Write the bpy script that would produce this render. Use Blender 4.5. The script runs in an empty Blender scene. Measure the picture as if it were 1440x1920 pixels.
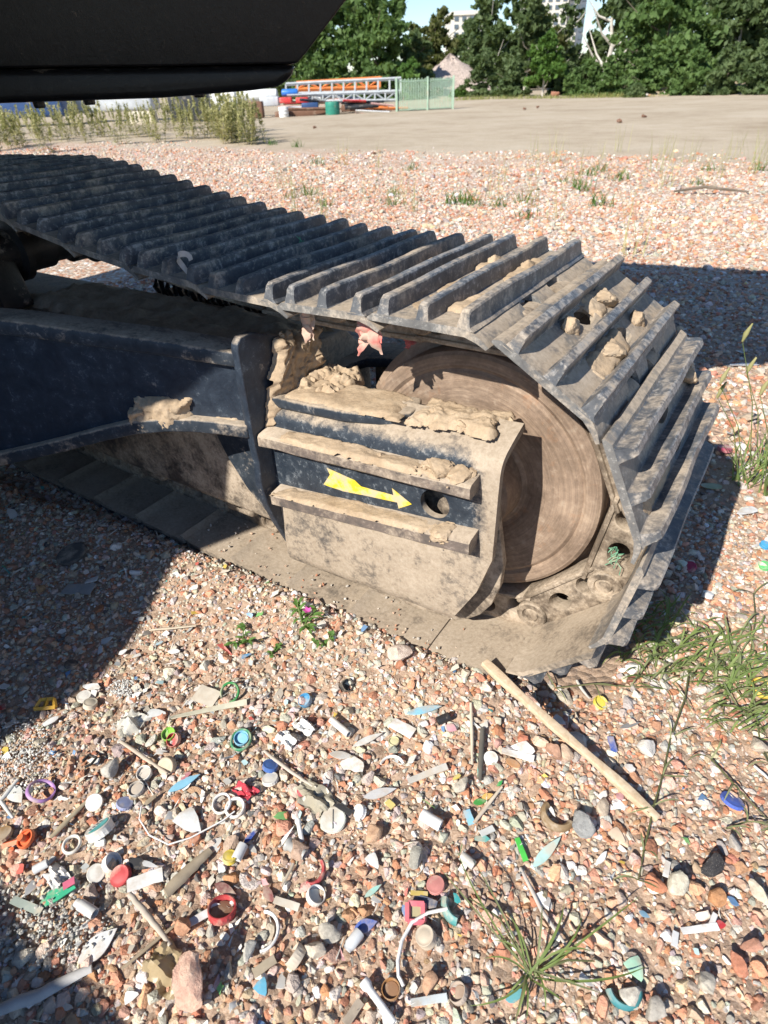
import bpy, bmesh, math, random
import numpy as np
from mathutils import Vector, Matrix, Euler, noise as mnoise
random.seed(7); RNG = np.random.default_rng(11)
scene = bpy.context.scene; COL = scene.collection
R = math.radians

# ------------------------------------------------------------------ camera, world, sun, exposure
CAM = np.array([0.4315, -0.7846, 0.6635]); FPX = 1131.66
CR = np.array([0.84065, 0.54059, -0.03273]); CU = np.array([-0.29283, 0.50455, 0.81221]); CF = np.array([-0.45559, 0.67320, -0.58245])
cd = bpy.data.cameras.new('camera'); cam = bpy.data.objects.new('camera', cd); COL.objects.link(cam)
cam.matrix_world = Matrix(((CR[0], CU[0], -CF[0], CAM[0]), (CR[1], CU[1], -CF[1], CAM[1]), (CR[2], CU[2], -CF[2], CAM[2]), (0, 0, 0, 1)))
cd.sensor_fit = 'VERTICAL'; cd.sensor_height = 36; cd.lens = FPX / 1920 * 36
cd.clip_start = 0.02; cd.clip_end = 1500
cd.dof.use_dof = True; cd.dof.focus_distance = 1.25; cd.dof.aperture_fstop = 6.5
scene.camera = cam
SUN = Vector((0.17, 1.0, -0.82)).normalized()          # direction the light travels
w = bpy.data.worlds.new('World'); scene.world = w; w.use_nodes = True
nt = w.node_tree; nt.nodes.clear()
sky = nt.nodes.new('ShaderNodeTexSky'); sky.sky_type = 'NISHITA'; sky.sun_disc = False
sky.sun_elevation = math.asin(-SUN.z); sky.sun_rotation = math.atan2(-SUN.x, -SUN.y); sky.air_density = 0.9; sky.dust_density = 0.0; sky.ozone_density = 3.5; sky.altitude = 300
bg_ = nt.nodes.new('ShaderNodeBackground'); bg_.inputs[1].default_value = 0.092
ow = nt.nodes.new('ShaderNodeOutputWorld'); nt.links.new(sky.outputs[0], bg_.inputs[0]); nt.links.new(bg_.outputs[0], ow.inputs[0])
sd = bpy.data.lights.new('sun', 'SUN'); sd.energy = 4.6; sd.angle = R(0.53); sd.color = (1.0, 0.94, 0.84)
so = bpy.data.objects.new('sun', sd); COL.objects.link(so); so.rotation_euler = SUN.to_track_quat('-Z', 'Y').to_euler(); so.location = (-3, -12, 12)
vs = scene.view_settings; vs.view_transform = 'Standard'; vs.look = 'None'; vs.gamma = 1.0; vs.exposure = 0.74
scene.render.film_transparent = False

# ------------------------------------------------------------------ pixel helpers (photo 1440 x 1920)
def rayd(x, y): return CF + ((x - 720) / FPX) * CR + ((960 - y) / FPX) * CU
def on_w(x, y, wz):
    d = rayd(x, y); return CAM + d * ((wz - CAM[2]) / d[2])
def on_v(x, y, v):
    d = rayd(x, y); return CAM + d * ((v - CAM[1]) / d[1])
HF = np.array([CF[0], CF[1], 0]); HF /= np.linalg.norm(HF); HR = np.array([HF[1], -HF[0], 0])
def on_d(x, y, D):                      # point on the vertical plane D metres ahead
    d = rayd(x, y); return CAM + d * (D / (d @ HF))
_L = np.random.default_rng(3).random((64, 64))
def vn(x, y, s):
    x = np.asarray(x, float) * s; y = np.asarray(y, float) * s
    xi = np.floor(x).astype(int); yi = np.floor(y).astype(int); fx = x - xi; fy = y - yi
    fx = fx * fx * (3 - 2 * fx); fy = fy * fy * (3 - 2 * fy)
    a = _L[xi % 64, yi % 64]; b = _L[(xi + 1) % 64, yi % 64]; c = _L[xi % 64, (yi + 1) % 64]; d = _L[(xi + 1) % 64, (yi + 1) % 64]
    return (a + (b - a) * fx) * (1 - fy) + (c + (d - c) * fx) * fy
def sst(a, b, x):
    t = np.clip((np.asarray(x, float) - a) / (b - a), 0, 1); return t * t * (3 - 2 * t)
def ground_h(x, y):
    x = np.asarray(x, float); y = np.asarray(y, float)
    h = -0.382 + 0.0 * x
    edge = -0.012 - 0.05 * sst(-0.35, -0.9, x) - 0.06 * sst(-.9, -1.4, x) + 0.012 * (vn(x, y * 0, 9) - .5)
    left = 1 - sst(0.10, 0.24, x)
    m = np.where(y < edge, np.exp(-((y - edge) / 0.16) ** 2), np.exp(-((y - edge) / 0.035) ** 2))
    h = h + 0.040 * m * left
    under = sst(0.0, 0.06, y) * (1 - sst(0.52, 0.62, y)) * (1 - sst(0.30, 0.42, x))
    h = h - 0.035 * under
    near = np.exp(-((x - .0) ** 2 + y ** 2) / 25.0)
    h = h + near * ((vn(x, y, 3.1) - .5) * 0.022 + (vn(x + 7, y + 3, 9) - .5) * 0.010) * (1 - m * .6)
    far = sst(6, 25, np.hypot(x, y))
    h = h + far * (vn(x + 20, y + 5, 0.16) - .5) * 0.10
    return h
def gp(px, py):                          # ground point seen at a pixel
    z = -0.38
    for _ in range(6):
        q = on_w(px, py, z); z = float(ground_h(q[0], q[1]))
    return Vector((q[0], q[1], z))
def gp_scale(q): return float((np.array(q) - CAM) @ CF) / FPX      # metres per photo pixel

# ------------------------------------------------------------------ object helpers
def tag(o, label=None, cat=None, group=None, kind=None):
    if label: o['label'] = label
    if cat: o['category'] = cat
    if group: o['group'] = group
    if kind: o['kind'] = kind
    return o
def empty(name, loc=(0, 0, 0), parent=None):
    o = bpy.data.objects.new(name, None); COL.objects.link(o); o.location = loc; o.empty_display_size = 0.05
    if parent: o.parent = parent
    return o
def link(name, me, mat=None, parent=None, loc=None, rot=None):
    o = bpy.data.objects.new(name, me); COL.objects.link(o)
    if mat is not None and len(me.materials) == 0: me.materials.append(mat)
    if parent: o.parent = parent
    if loc is not None: o.location = loc
    if rot is not None: o.rotation_euler = rot
    return o
def smooth(me, ang=35):
    me.polygons.foreach_set('use_smooth', [True] * len(me.polygons))
    try: me.set_sharp_from_angle(angle=R(ang))
    except Exception: pass
    return me
class MB:
    def __init__(s): s.v = []; s.f = []
    def add(s, vs_, fs_):
        n = len(s.v); s.v += [tuple(map(float, q)) for q in vs_]; s.f += [tuple(i + n for i in f) for f in fs_]; return s
    def box(s, a, b):
        x0, y0, z0 = a; x1, y1, z1 = b
        return s.add([(x0, y0, z0), (x1, y0, z0), (x1, y1, z0), (x0, y1, z0), (x0, y0, z1), (x1, y0, z1), (x1, y1, z1), (x0, y1, z1)],
                     [(3, 2, 1, 0), (4, 5, 6, 7), (0, 1, 5, 4), (1, 2, 6, 5), (2, 3, 7, 6), (3, 0, 4, 7)])
    def prism(s, pts, fa, fb):           # pts 2-D, fa/fb map (a,b)->xyz for both ends
        n = len(pts); vs_ = [fa(*q) for q in pts] + [fb(*q) for q in pts]
        return s.add(vs_, [tuple(range(n))[::-1], tuple(range(n, 2 * n))] + [(i, (i + 1) % n, n + (i + 1) % n, n + i) for i in range(n)])
    def lathe(s, prof, o, ax, seg=48, caps=True):     # prof: (r, along axis)
        ax = Vector(ax).normalized(); t = Vector((1, 0, 0)) if abs(ax.x) < .9 else Vector((0, 1, 0))
        e1 = ax.cross(t).normalized(); e2 = ax.cross(e1); o = Vector(o); n = len(prof); vs_ = []; fs_ = []
        for k in range(seg):
            a = 2 * math.pi * k / seg; d = e1 * math.cos(a) + e2 * math.sin(a)
            vs_ += [tuple(o + d * r + ax * h) for r, h in prof]
        for k in range(seg):
            k2 = (k + 1) % seg
            fs_ += [(k * n + i, k * n + i + 1, k2 * n + i + 1, k2 * n + i) for i in range(n - 1)]
        if caps:
            if prof[0][0] > 1e-6: fs_.append(tuple(k * n for k in range(seg)))
            if prof[-1][0] > 1e-6: fs_.append(tuple(k * n + n - 1 for k in range(seg))[::-1])
        return s.add(vs_, fs_)
    def tube(s, pts, r, seg=6, taper=None):
        pts = [Vector(q) for q in pts]; n = len(pts); vs_ = []; fs_ = []; up = Vector((0.13, 0.31, 0.94)).normalized()
        for i, q in enumerate(pts):
            d = (pts[min(i + 1, n - 1)] - pts[max(i - 1, 0)]).normalized()
            e1 = d.cross(up); e1 = e1.normalized() if e1.length > 1e-4 else Vector((1, 0, 0)); e2 = d.cross(e1)
            rr = r if taper is None else r * taper[i]
            if isinstance(rr, tuple): ra, rb = rr
            else: ra = rb = rr
            for k in range(seg):
                a = 2 * math.pi * k / seg; vs_.append(tuple(q + e1 * math.cos(a) * ra + e2 * math.sin(a) * rb))
        for i in range(n - 1):
            for k in range(seg): fs_.append((i * seg + k, i * seg + (k + 1) % seg, (i + 1) * seg + (k + 1) % seg, (i + 1) * seg + k))
        fs_ += [tuple(range(seg))[::-1], tuple((n - 1) * seg + k for k in range(seg))]
        return s.add(vs_, fs_)
    def beam(s, a, b, wd, ht=None):
        ht = ht or wd; return s.tube([a, b], 1, 4, [(wd * .707, ht * .707)] * 2)
    def mesh(s, name, sm=None):
        me = bpy.data.meshes.new(name); me.from_pydata(s.v, [], s.f)
        bm = bmesh.new(); bm.from_mesh(me); bmesh.ops.remove_doubles(bm, verts=bm.verts, dist=1e-6); bmesh.ops.recalc_face_normals(bm, faces=bm.faces); bm.to_mesh(me); bm.free()
        if sm: smooth(me, sm)
        return me
    def obj(s, name, mat, parent=None, sm=None, bevel=0, seg=2, loc=None, rot=None):
        me = s.mesh(name, sm)
        if bevel: me = beveled(me, bevel, seg)
        return link(name, me, mat, parent, loc, rot)
def beveled(me, wd, seg=2, ang=30):
    bm = bmesh.new(); bm.from_mesh(me)
    es = [e for e in bm.edges if len(e.link_faces) == 2 and e.calc_face_angle(0) > R(ang)]
    if es: bmesh.ops.bevel(bm, geom=es, offset=wd, segments=seg, profile=.5, affect='EDGES', clamp_overlap=True)
    bm.to_mesh(me); bm.free(); return smooth(me, 50)
def boolean(me, cutters, op='DIFFERENCE'):
    a = bpy.data.objects.new('tmp_a', me); COL.objects.link(a); tmp = [a]
    for c in cutters:
        b = bpy.data.objects.new('tmp_b', c); COL.objects.link(b); tmp.append(b)
        m = a.modifiers.new('b', 'BOOLEAN'); m.operation = op; m.object = b; m.solver = 'EXACT'
    dg = bpy.context.evaluated_depsgraph_get(); out = bpy.data.meshes.new_from_object(a.evaluated_get(dg))
    for t in tmp: bpy.data.objects.remove(t)
    return out
def rough_up(me, amp, scale, seed=0, freq2=3.0):      # push vertices about with 3-D noise
    off = Vector((seed * 3.7, seed * 1.3, -seed * 2.1))
    for v in me.vertices:
        q = v.co * scale + off
        v.co += mnoise.noise_vector(q) * amp + mnoise.noise_vector(q * freq2) * amp * .4
    me.update(); return me
def oval(cx, cy, a, b, n=16): return [(cx + a * math.cos(2 * math.pi * i / n), cy + b * math.sin(2 * math.pi * i / n)) for i in range(n)]

# ------------------------------------------------------------------ material helpers
class NT:
    def __init__(s, name):
        s.m = bpy.data.materials.new(name); s.m.use_nodes = True; s.t = s.m.node_tree; s.t.nodes.clear()
        s.out = s.n('ShaderNodeOutputMaterial'); s.p = s.n('ShaderNodeBsdfPrincipled'); s.l(s.p.outputs[0], s.out.inputs[0])
    def n(s, typ, **k):
        q = s.t.nodes.new(typ)
        for a, b in k.items(): setattr(q, a, b)
        return q
    def l(s, a, b): s.t.links.new(a, b)
    def set(s, sock, val):
        if hasattr(val, 'is_output'): s.l(val, sock)
        else:
            if isinstance(val, (tuple, list)) and len(val) == 3 and sock.type == 'RGBA': val = (*val, 1)
            sock.default_value = val
    def coord(s, rand=True, mode='Object'):
        tc = s.n('ShaderNodeTexCoord'); o = tc.outputs[mode]
        if not rand: return o
        oi = s.n('ShaderNodeObjectInfo'); m = s.n('ShaderNodeMath', operation='MULTIPLY'); s.l(oi.outputs['Random'], m.inputs[0]); m.inputs[1].default_value = 37.0
        a = s.n('ShaderNodeVectorMath', operation='ADD'); s.l(o, a.inputs[0]); s.l(m.outputs[0], a.inputs[1]); return a.outputs[0]
    def noise(s, co, sc, det=5, rough=.6, dist=0.0):
        q = s.n('ShaderNodeTexNoise'); s.l(co, q.inputs['Vector']); q.inputs['Scale'].default_value = sc; q.inputs['Detail'].default_value = det; q.inputs['Roughness'].default_value = rough; q.inputs['Distortion'].default_value = dist
        return q.outputs['Fac']
    def ramp(s, f, stops, interp='LINEAR'):
        q = s.n('ShaderNodeValToRGB'); q.color_ramp.interpolation = interp; e = q.color_ramp.elements
        while len(e) < len(stops): e.new(0.5)
        for i, (pos, c) in enumerate(stops):
            e[i].position = pos; e[i].color = (*c, 1) if isinstance(c, (tuple, list)) else (c, c, c, 1)
        s.l(f, q.inputs[0]); return q.outputs[0]
    def mix(s, f, a, b, typ='MIX'):
        q = s.n('ShaderNodeMix', data_type='RGBA', blend_type=typ); s.set(q.inputs[0], f); s.set(q.inputs[6], a); s.set(q.inputs[7], b); return q.outputs[2]
    def math(s, op, a, b=0.0, clamp=False):
        q = s.n('ShaderNodeMath', operation=op, use_clamp=clamp); s.set(q.inputs[0], a); s.set(q.inputs[1], b); return q.outputs[0]
    def sep(s, v):
        q = s.n('ShaderNodeSeparateXYZ'); s.l(v, q.inputs[0]); return q.outputs
    def bump(s, h, strength=.3, dist=.01, nrm=None):
        q = s.n('ShaderNodeBump'); s.l(h, q.inputs['Height']); q.inputs['Strength'].default_value = strength; q.inputs['Distance'].default_value = dist
        if nrm is not None: s.l(nrm, q.inputs['Normal'])
        return q.outputs[0]
    def done(s, col, rough=.7, metal=0.0, nrm=None, spec=None):
        s.set(s.p.inputs['Base Color'], col); s.set(s.p.inputs['Roughness'], rough); s.set(s.p.inputs['Metallic'], metal)
        if nrm is not None: s.l(nrm, s.p.inputs['Normal'])
        if spec is not None: s.set(s.p.inputs['Specular IOR Level'], spec)
        return s.m
def plain(name, col, rough=.5, var=.25, sc=30, bump=.15, dust=0.0, alpha=None, spec=.4, trans=0.0):
    """coloured stuff with slight mottling and a film of dust"""
    k = NT(name); co = k.coord()
    f = k.noise(co, sc, 4); c = k.mix(k.ramp(f, [(.3, 0.0), (.7, 1.0)]), tuple(x * (1 - var) for x in col), tuple(min(1, x * (1 + var)) for x in col))
    if dust:
        d = k.ramp(k.noise(co, sc * .55, 5, .65), [(.62 - dust * .4, 0.0), (.74 - dust * .3, 1.0)]); c = k.mix(k.math('MULTIPLY', d, min(1, .35 + dust)), c, (.50, .42, .33))
    if trans: k.p.inputs['Transmission Weight'].default_value = trans
    if alpha: k.p.inputs['Alpha'].default_value = alpha
    return k.done(c, rough, 0, k.bump(f, bump, .004), spec)
MUDC = ((.34, .265, .19), (.45, .365, .27), (.53, .445, .345))
def mud_material(name, tone=1.0):
    k = NT(name); co = k.coord()
    a = k.noise(co, 16, 6, .65); b = k.noise(co, 140, 4, .7)
    c = k.ramp(a, [(.28, tuple(x * tone for x in MUDC[0])), (.5, tuple(x * tone for x in MUDC[1])), (.72, tuple(x * tone for x in MUDC[2]))])
    c = k.mix(.35, c, k.ramp(b, [(.3, (.20, .15, .10)), (.7, (.62, .52, .40))]), 'OVERLAY')
    h = k.math('ADD', k.math('MULTIPLY', a, .7), k.math('MULTIPLY', b, .35))
    return k.done(c, .95, 0, k.bump(h, .55, .008), .1)
M = {}
M['mud'] = mud_material('dried_mud'); M['mud_dark'] = mud_material('dark_mud', .55)
def steel_material(name, base=((.030, .034, .042), (.075, .082, .095)), worn=(.36, .37, .39), worn_amt=.45, sb=-.2, ub=.2, rust=.15, zones=None, tip=None):
    """worn painted or cast steel: dark coat, fine scuffs, rust bloom, dried dust lying mostly on what faces up"""
    k = NT(name); co = k.coord()
    n1 = k.noise(co, 9, 5, .65); n2 = k.noise(co, 120, 4, .75); n3 = k.noise(co, 30, 5, .72, .4)
    c = k.ramp(n3, [(.3, base[0]), (.7, base[1])])
    if rust: c = k.mix(k.math('MULTIPLY', k.ramp(n1, [(.56, 0.0), (.70, 1.0)]), rust), c, (.23, .12, .065))
    sc = k.n('ShaderNodeMapping'); sc.inputs['Rotation'].default_value = (.5, .4, .9); sc.inputs['Scale'].default_value = (1, .15, 1); k.l(co, sc.inputs['Vector']); scr = k.noise(sc.outputs[0], 260, 2, .6)
    wf = k.math('ADD', k.math('MULTIPLY', n2, .50), k.math('ADD', k.math('MULTIPLY', n3, .46), k.math('MULTIPLY', scr, .12)))
    if tip: wf = k.math('ADD', wf, k.math('MULTIPLY', k.ramp(k.math('MULTIPLY', k.sep(k.coord(False))[2], 10.0), [(tip[0], 0.0), (tip[1], 1.0)]), tip[2]))
    wf = k.math('MULTIPLY', k.ramp(wf, [(.68 - worn_amt * .20, 0.0), (.80 - worn_amt * .18, 1.0)]), min(1., worn_amt * 1.3))
    c = k.mix(wf, c, worn)
    g = k.n('ShaderNodeNewGeometry'); nz = k.sep(g.outputs['Normal'])[2]
    dn = k.math('ADD', k.math('MULTIPLY', n1, .5), k.math('ADD', k.math('MULTIPLY', n3, .3), k.math('MULTIPLY', n2, .2)))
    dn = k.math('ADD', k.math('MULTIPLY', k.math('SUBTRACT', dn, .5), 2.7), .5)
    bias = k.math('ADD', k.math('MULTIPLY', k.math('MULTIPLY', k.math('SUBTRACT', nz, .15), 1.3, True), ub - sb), sb)
    if zones: bias = k.math('ADD', bias, zones(k))
    df = k.ramp(k.math('ADD', dn, bias), [(.42, 0.0), (.80, 1.0)])
    dm = k.math('ADD', k.math('MULTIPLY', n2, .55), k.math('MULTIPLY', n1, .45))
    dc = k.ramp(dm, [(.32, (.27, .21, .15)), (.5, (.40, .325, .245)), (.66, (.52, .435, .34))])
    c = k.mix(k.math('MULTIPLY', df, .9), c, dc)
    rough = k.math('ADD', .42, k.math('MULTIPLY', df, .5))
    return k.done(c, rough, k.math('MULTIPLY', wf, .25), k.bump(k.math('ADD', k.math('MULTIPLY', n2, .5), k.math('MULTIPLY', n3, .6)), .45, .003), .4)
M['shoe'] = steel_material('shoe_steel', ((.11, .11, .112), (.22, .215, .205)), (.50, .49, .47), .62, -0.02, 0.26, .08)
M['grouser'] = steel_material('grouser_steel', ((.055, .062, .074), (.15, .154, .162)), (.48, .48, .48), .58, -0.08, 0.04, .04, tip=(.34, .40, .07))
M['shoe_in'] = steel_material('shoe_dusty_steel', ((.09, .08, .07), (.17, .145, .12)), (.36, .34, .32), .3, 0.12, 0.4, .15)
M['link'] = steel_material('link_steel', ((.075, .06, .048), (.19, .145, .105)), (.42, .38, .32), .4, 0.10, 0.32, .75)
M['paint'] = steel_material('blue_black_paint', ((.014, .020, .032), (.036, .049, .070)), (.20, .24, .28), .40, -0.33, 0.10, .02)
M['paint_dusty'] = steel_material('dusty_blue_black_paint', ((.018, .025, .036), (.05, .062, .078)), (.30, .32, .34), .45, -0.12, 0.38, .03)
def guard_zones(k):
    s = k.sep(k.coord(False)); wl = k.math('SUBTRACT', s[2], k.math('MULTIPLY', s[0], .061))
    low = k.ramp(k.math('ADD', k.math('MULTIPLY', wl, -4.0), .30), [(.36, 0.0), (.62, 1.0)]); edge = k.ramp(k.math('MULTIPLY', s[0], 5.0), [(.30, 0.0), (.55, 1.0)])
    return k.math('MULTIPLY', k.math('MAXIMUM', k.math('MULTIPLY', low, .85), edge), .74)
M['guard'] = steel_material('guard_dusty_paint', ((.014, .021, .033), (.045, .058, .075)), (.30, .33, .36), .52, -0.3, 0.42, .03, zones=guard_zones)
M['frame'] = steel_material('dusty_frame_steel', ((.05, .045, .042), (.14, .11, .085)), (.32, .30, .28), .3, 0.1, 0.35, .35)
M['black'] = steel_material('black_counterweight_paint', ((.006, .006, .0065), (.014, .014, .015)), (.09, .07, .05), .36, -0.42, -0.15, .0)
M['bar'] = steel_material('worn_bar_steel', ((.09, .08, .075), (.21, .165, .14)), (.40, .35, .32), .5, 0.0, 0.4, .35)

def disc_material():
    k = NT('rusty_idler_face'); tc = k.coord(False); s = k.sep(tc)
    r = k.math('SQRT', k.math('ADD', k.math('MULTIPLY', s[0], s[0]), k.math('MULTIPLY', s[2], s[2])))
    cv = k.n('ShaderNodeCombineXYZ'); k.l(k.math('MULTIPLY', r, 1.0), cv.inputs[0]); k.l(k.math('MULTIPLY', k.noise(tc, 4, 2), .05), cv.inputs[1])
    rings = k.noise(cv.outputs[0], 190, 3, .75); rings2 = k.noise(cv.outputs[0], 45, 3, .6)
    n1 = k.noise(tc, 9, 6, .65); n2 = k.noise(tc, 60, 5, .7)
    c = k.ramp(n1, [(.28, (.175, .135, .102)), (.5, (.27, .212, .165)), (.72, (.37, .30, .235))])
    c = k.mix(.68, c, k.ramp(rings, [(.3, (.34, .32, .31)), (.7, (.66, .64, .62))]), 'OVERLAY')
    c = k.mix(.4, c, k.ramp(rings2, [(.35, (.36, .33, .32)), (.65, (.64, .60, .57))]), 'OVERLAY'); c = k.mix(.5, c, k.ramp(n2, [(.3, (.3, .28, .27)), (.7, (.72, .70, .68))]), 'OVERLAY')
    c = k.mix(k.math('MULTIPLY', k.ramp(n2, [(.58, 0.0), (.72, 1.0)]), .4), c, (.42, .36, .29))
    c = k.mix(k.math('MULTIPLY', k.ramp(k.noise(tc, 14, 4, .7), [(.6, 0.0), (.72, 1.0)]), .4), c, (.36, .15, .055))
    h = k.math('ADD', k.math('MULTIPLY', rings, .6), k.math('MULTIPLY', n2, .5))
    return k.done(c, .72, .12, k.bump(h, .5, .003), .35)
M['disc'] = disc_material()
M['rust'] = steel_material('rusty_steel', ((.14, .075, .045), (.27, .16, .10)), (.36, .28, .22), .3, -0.1, 0.2, .7)
M['rubber'] = steel_material('dark_greasy_steel', ((.012, .011, .011), (.035, .03, .027)), (.15, .14, .13), .2, -0.25, 0.1, .1)

# ------------------------------------------------------------------ ground sheet
def axis(lo, f0, f1, hi, st, g=1.22):
    a = list(np.arange(f0, f1 + 1e-6, st)); s = st; x = f1
    while x < hi: s *= g; x += s; a.append(x)
    s = st; x = f0
    while x > lo: s *= g; x -= s; a.insert(0, x)
    return np.array(a)
gx = axis(-420, -2.2, 1.6, 420, .028); gy = axis(-60, -1.3, 2.6, 600, .028)
X, Y = np.meshgrid(gx, gy, indexing='ij'); Z = ground_h(X, Y)
nx_, ny_ = X.shape; idx = np.arange(nx_ * ny_).reshape(nx_, ny_)
q_ = np.stack([idx[:-1, :-1], idx[1:, :-1], idx[1:, 1:], idx[:-1, 1:]], -1).reshape(-1, 4)
gme = bpy.data.meshes.new('ground'); gme.from_pydata(np.stack([X, Y, Z], -1).reshape(-1, 3).tolist(), [], q_.tolist()); smooth(gme, 180)
def ground_material():
    k = NT('gravel_and_dirt'); g = k.n('ShaderNodeNewGeometry'); P = g.outputs['Position']; s = k.sep(P)
    vo = k.n('ShaderNodeTexVoronoi'); k.l(P, vo.inputs['Vector']); vo.inputs['Scale'].default_value = 42
    hue = k.sep(vo.outputs['Color'])[0]
    st = k.ramp(hue, [(0, (.36, .20, .13)), (.2, (.50, .29, .20)), (.4, (.52, .40, .31)), (.62, (.44, .40, .35)), (.85, (.60, .53, .46)), (.97, (.78, .76, .72))])
    big = k.noise(P, .9, 5, .6)
    st = k.mix(.55, st, k.ramp(big, [(.3, (.38, .33, .28)), (.7, (.60, .55, .50))]), 'OVERLAY')
    fine = k.noise(P, 260, 4, .7)
    sand = k.ramp(fine, [(.3, (.30, .20, .14)), (.55, (.45, .33, .245)), (.75, (.60, .49, .39))])
    dn = k.n('ShaderNodeVectorMath', operation='LENGTH'); k.l(P, dn.inputs[0]); far = k.ramp(k.math('MULTIPLY', dn.outputs['Value'], .1), [(.24, 0.0), (.40, 1.0)])
    grav = k.mix(far, sand, st)
    d1 = k.noise(P, .35, 6, .6); d2 = k.noise(P, 2.2, 6, .65); d3 = k.noise(P, 30, 4, .7)
    dirt = k.ramp(k.math('ADD', k.math('MULTIPLY', d1, .6), k.math('MULTIPLY', d2, .4)), [(.33, (.345, .275, .195)), (.5, (.45, .375, .28)), (.68, (.52, .45, .35))])
    dirt = k.mix(.3, dirt, k.ramp(d3, [(.3, (.3, .3, .3)), (.7, (.7, .7, .7))]), 'OVERLAY')
    bw = k.math('ADD', k.math('SUBTRACT', s[1], 9.4), k.math('MULTIPLY', k.math('SUBTRACT', k.noise(P, 1.3, 6, .7), .5), 3.4))
    bw = k.math('ADD', bw, k.math('MULTIPLY', k.math('SUBTRACT', k.noise(P, 14, 3, .7), .5), 2.2))
    f = k.math('MULTIPLY', k.math('ADD', k.math('MULTIPLY', bw, .9), .5), 1.0, True)
    c = k.mix(f, grav, dirt)
    hh = k.math('SUBTRACT', 1.0, vo.outputs['Distance']); bmp = k.bump(hh, .8, .012)
    rgh = k.bump(fine, .6, .004, bmp)
    return k.done(c, .95, 0, rgh, .15)
ground = link('ground', gme, ground_material()); tag(ground, kind='structure')

# ------------------------------------------------------------------ excavator
EXB = Vector((-1.6, -0.85, -0.38))
EX = empty('excavator', EXB); tag(EX, 'black and blue tracked excavator with muddy steel crawler track', 'excavator')
def part(o, parent=None):
    o.parent = parent or EX
    if (parent or EX) is EX: o.matrix_parent_inverse = Matrix.Translation(-EXB)
    return o
def sweep(prof, stations):               # prof (a,b) closed; stations: list of functions (a,b)->xyz
    n = len(prof); vs_ = []; fs_ = []
    for st in stations: vs_ += [st(*q) for q in prof]
    for i in range(len(stations) - 1):
        for k in range(n): fs_.append((i * n + k, i * n + (k + 1) % n, (i + 1) * n + (k + 1) % n, (i + 1) * n + k))
    fs_ += [tuple(range(n))[::-1], tuple((len(stations) - 1) * n + k for k in range(n))]
    m = MB(); m.add(vs_, fs_); return m
SW = 0.508
PLATE = [(-.099, .005), (-.088, .0125), (.066, .0125), (.084, .008), (.098, .000), (.111, -.010), (.107, -.014), (.092, -.006), (.072, 0), (-.092, 0), (-.099, .001)]
def plate_mesh(seed):
    vsn = np.linspace(0, SW, 15)
    m = sweep(PLATE, [lambda a, b, v=v: (a, v, b) for v in vsn]).mesh('track_shoe')
    def cutter(pts): return MB().prism(pts, lambda a, b: (a, b, -.05), lambda a, b: (a, b, .05)).mesh('c')
    cs = [cutter(oval(.100, .195, .028, .030)), cutter(oval(.100, .318, .028, .030)), cutter(oval(-.036, .245, .019, .036)), cutter(oval(.034, .278, .018, .034))]
    m = boolean(m, cs); rough_up(m, .0011, 26, seed); return smooth(m, 28)
GPROF = [(-.0175, .009), (-.0108, .0138), (-.0090, .021), (-.0078, .0385), (-.0058, .0412), (.0058, .0412), (.0078, .0385), (.0090, .021), (.0108, .0138), (.0175, .009)]
def grouser_mesh(seed, wear):
    vsn = [0, .004, .012] + list(np.linspace(.035, SW - .035, 14)) + [SW - .012, SW - .004, SW]
    def st(v):
        e = min(v, SW - v); cut = .006 * (1 - min(1, e / .012))
        def f(a, b):
            inset = (b - .009) / .03 * .006
            vv = min(max(v, inset * (v < SW / 2)), SW) if v < SW / 2 else min(v, SW - inset)
            return (a, vv, b - (cut if b > .03 else 0) - wear * (b > .03) * (.5 + .5 * math.sin(v * 19 + seed)))
        return f
    m = sweep(GPROF, [st(v) for v in vsn]).mesh('grouser'); rough_up(m, .0009, 30, seed + 5); return smooth(m, 24)
plates = [plate_mesh(i) for i in range(2)]; grs = [grouser_mesh(i, .002 + .001 * (i % 3)) for i in range(5)]
for me in plates: me.materials.clear(); me.materials.append(M['shoe'])
plates_in = [me.copy() for me in plates]
for me in plates_in: me.materials.clear(); me.materials.append(M['shoe_in'])
for me in grs: me.materials.append(M['grouser'])
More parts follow.
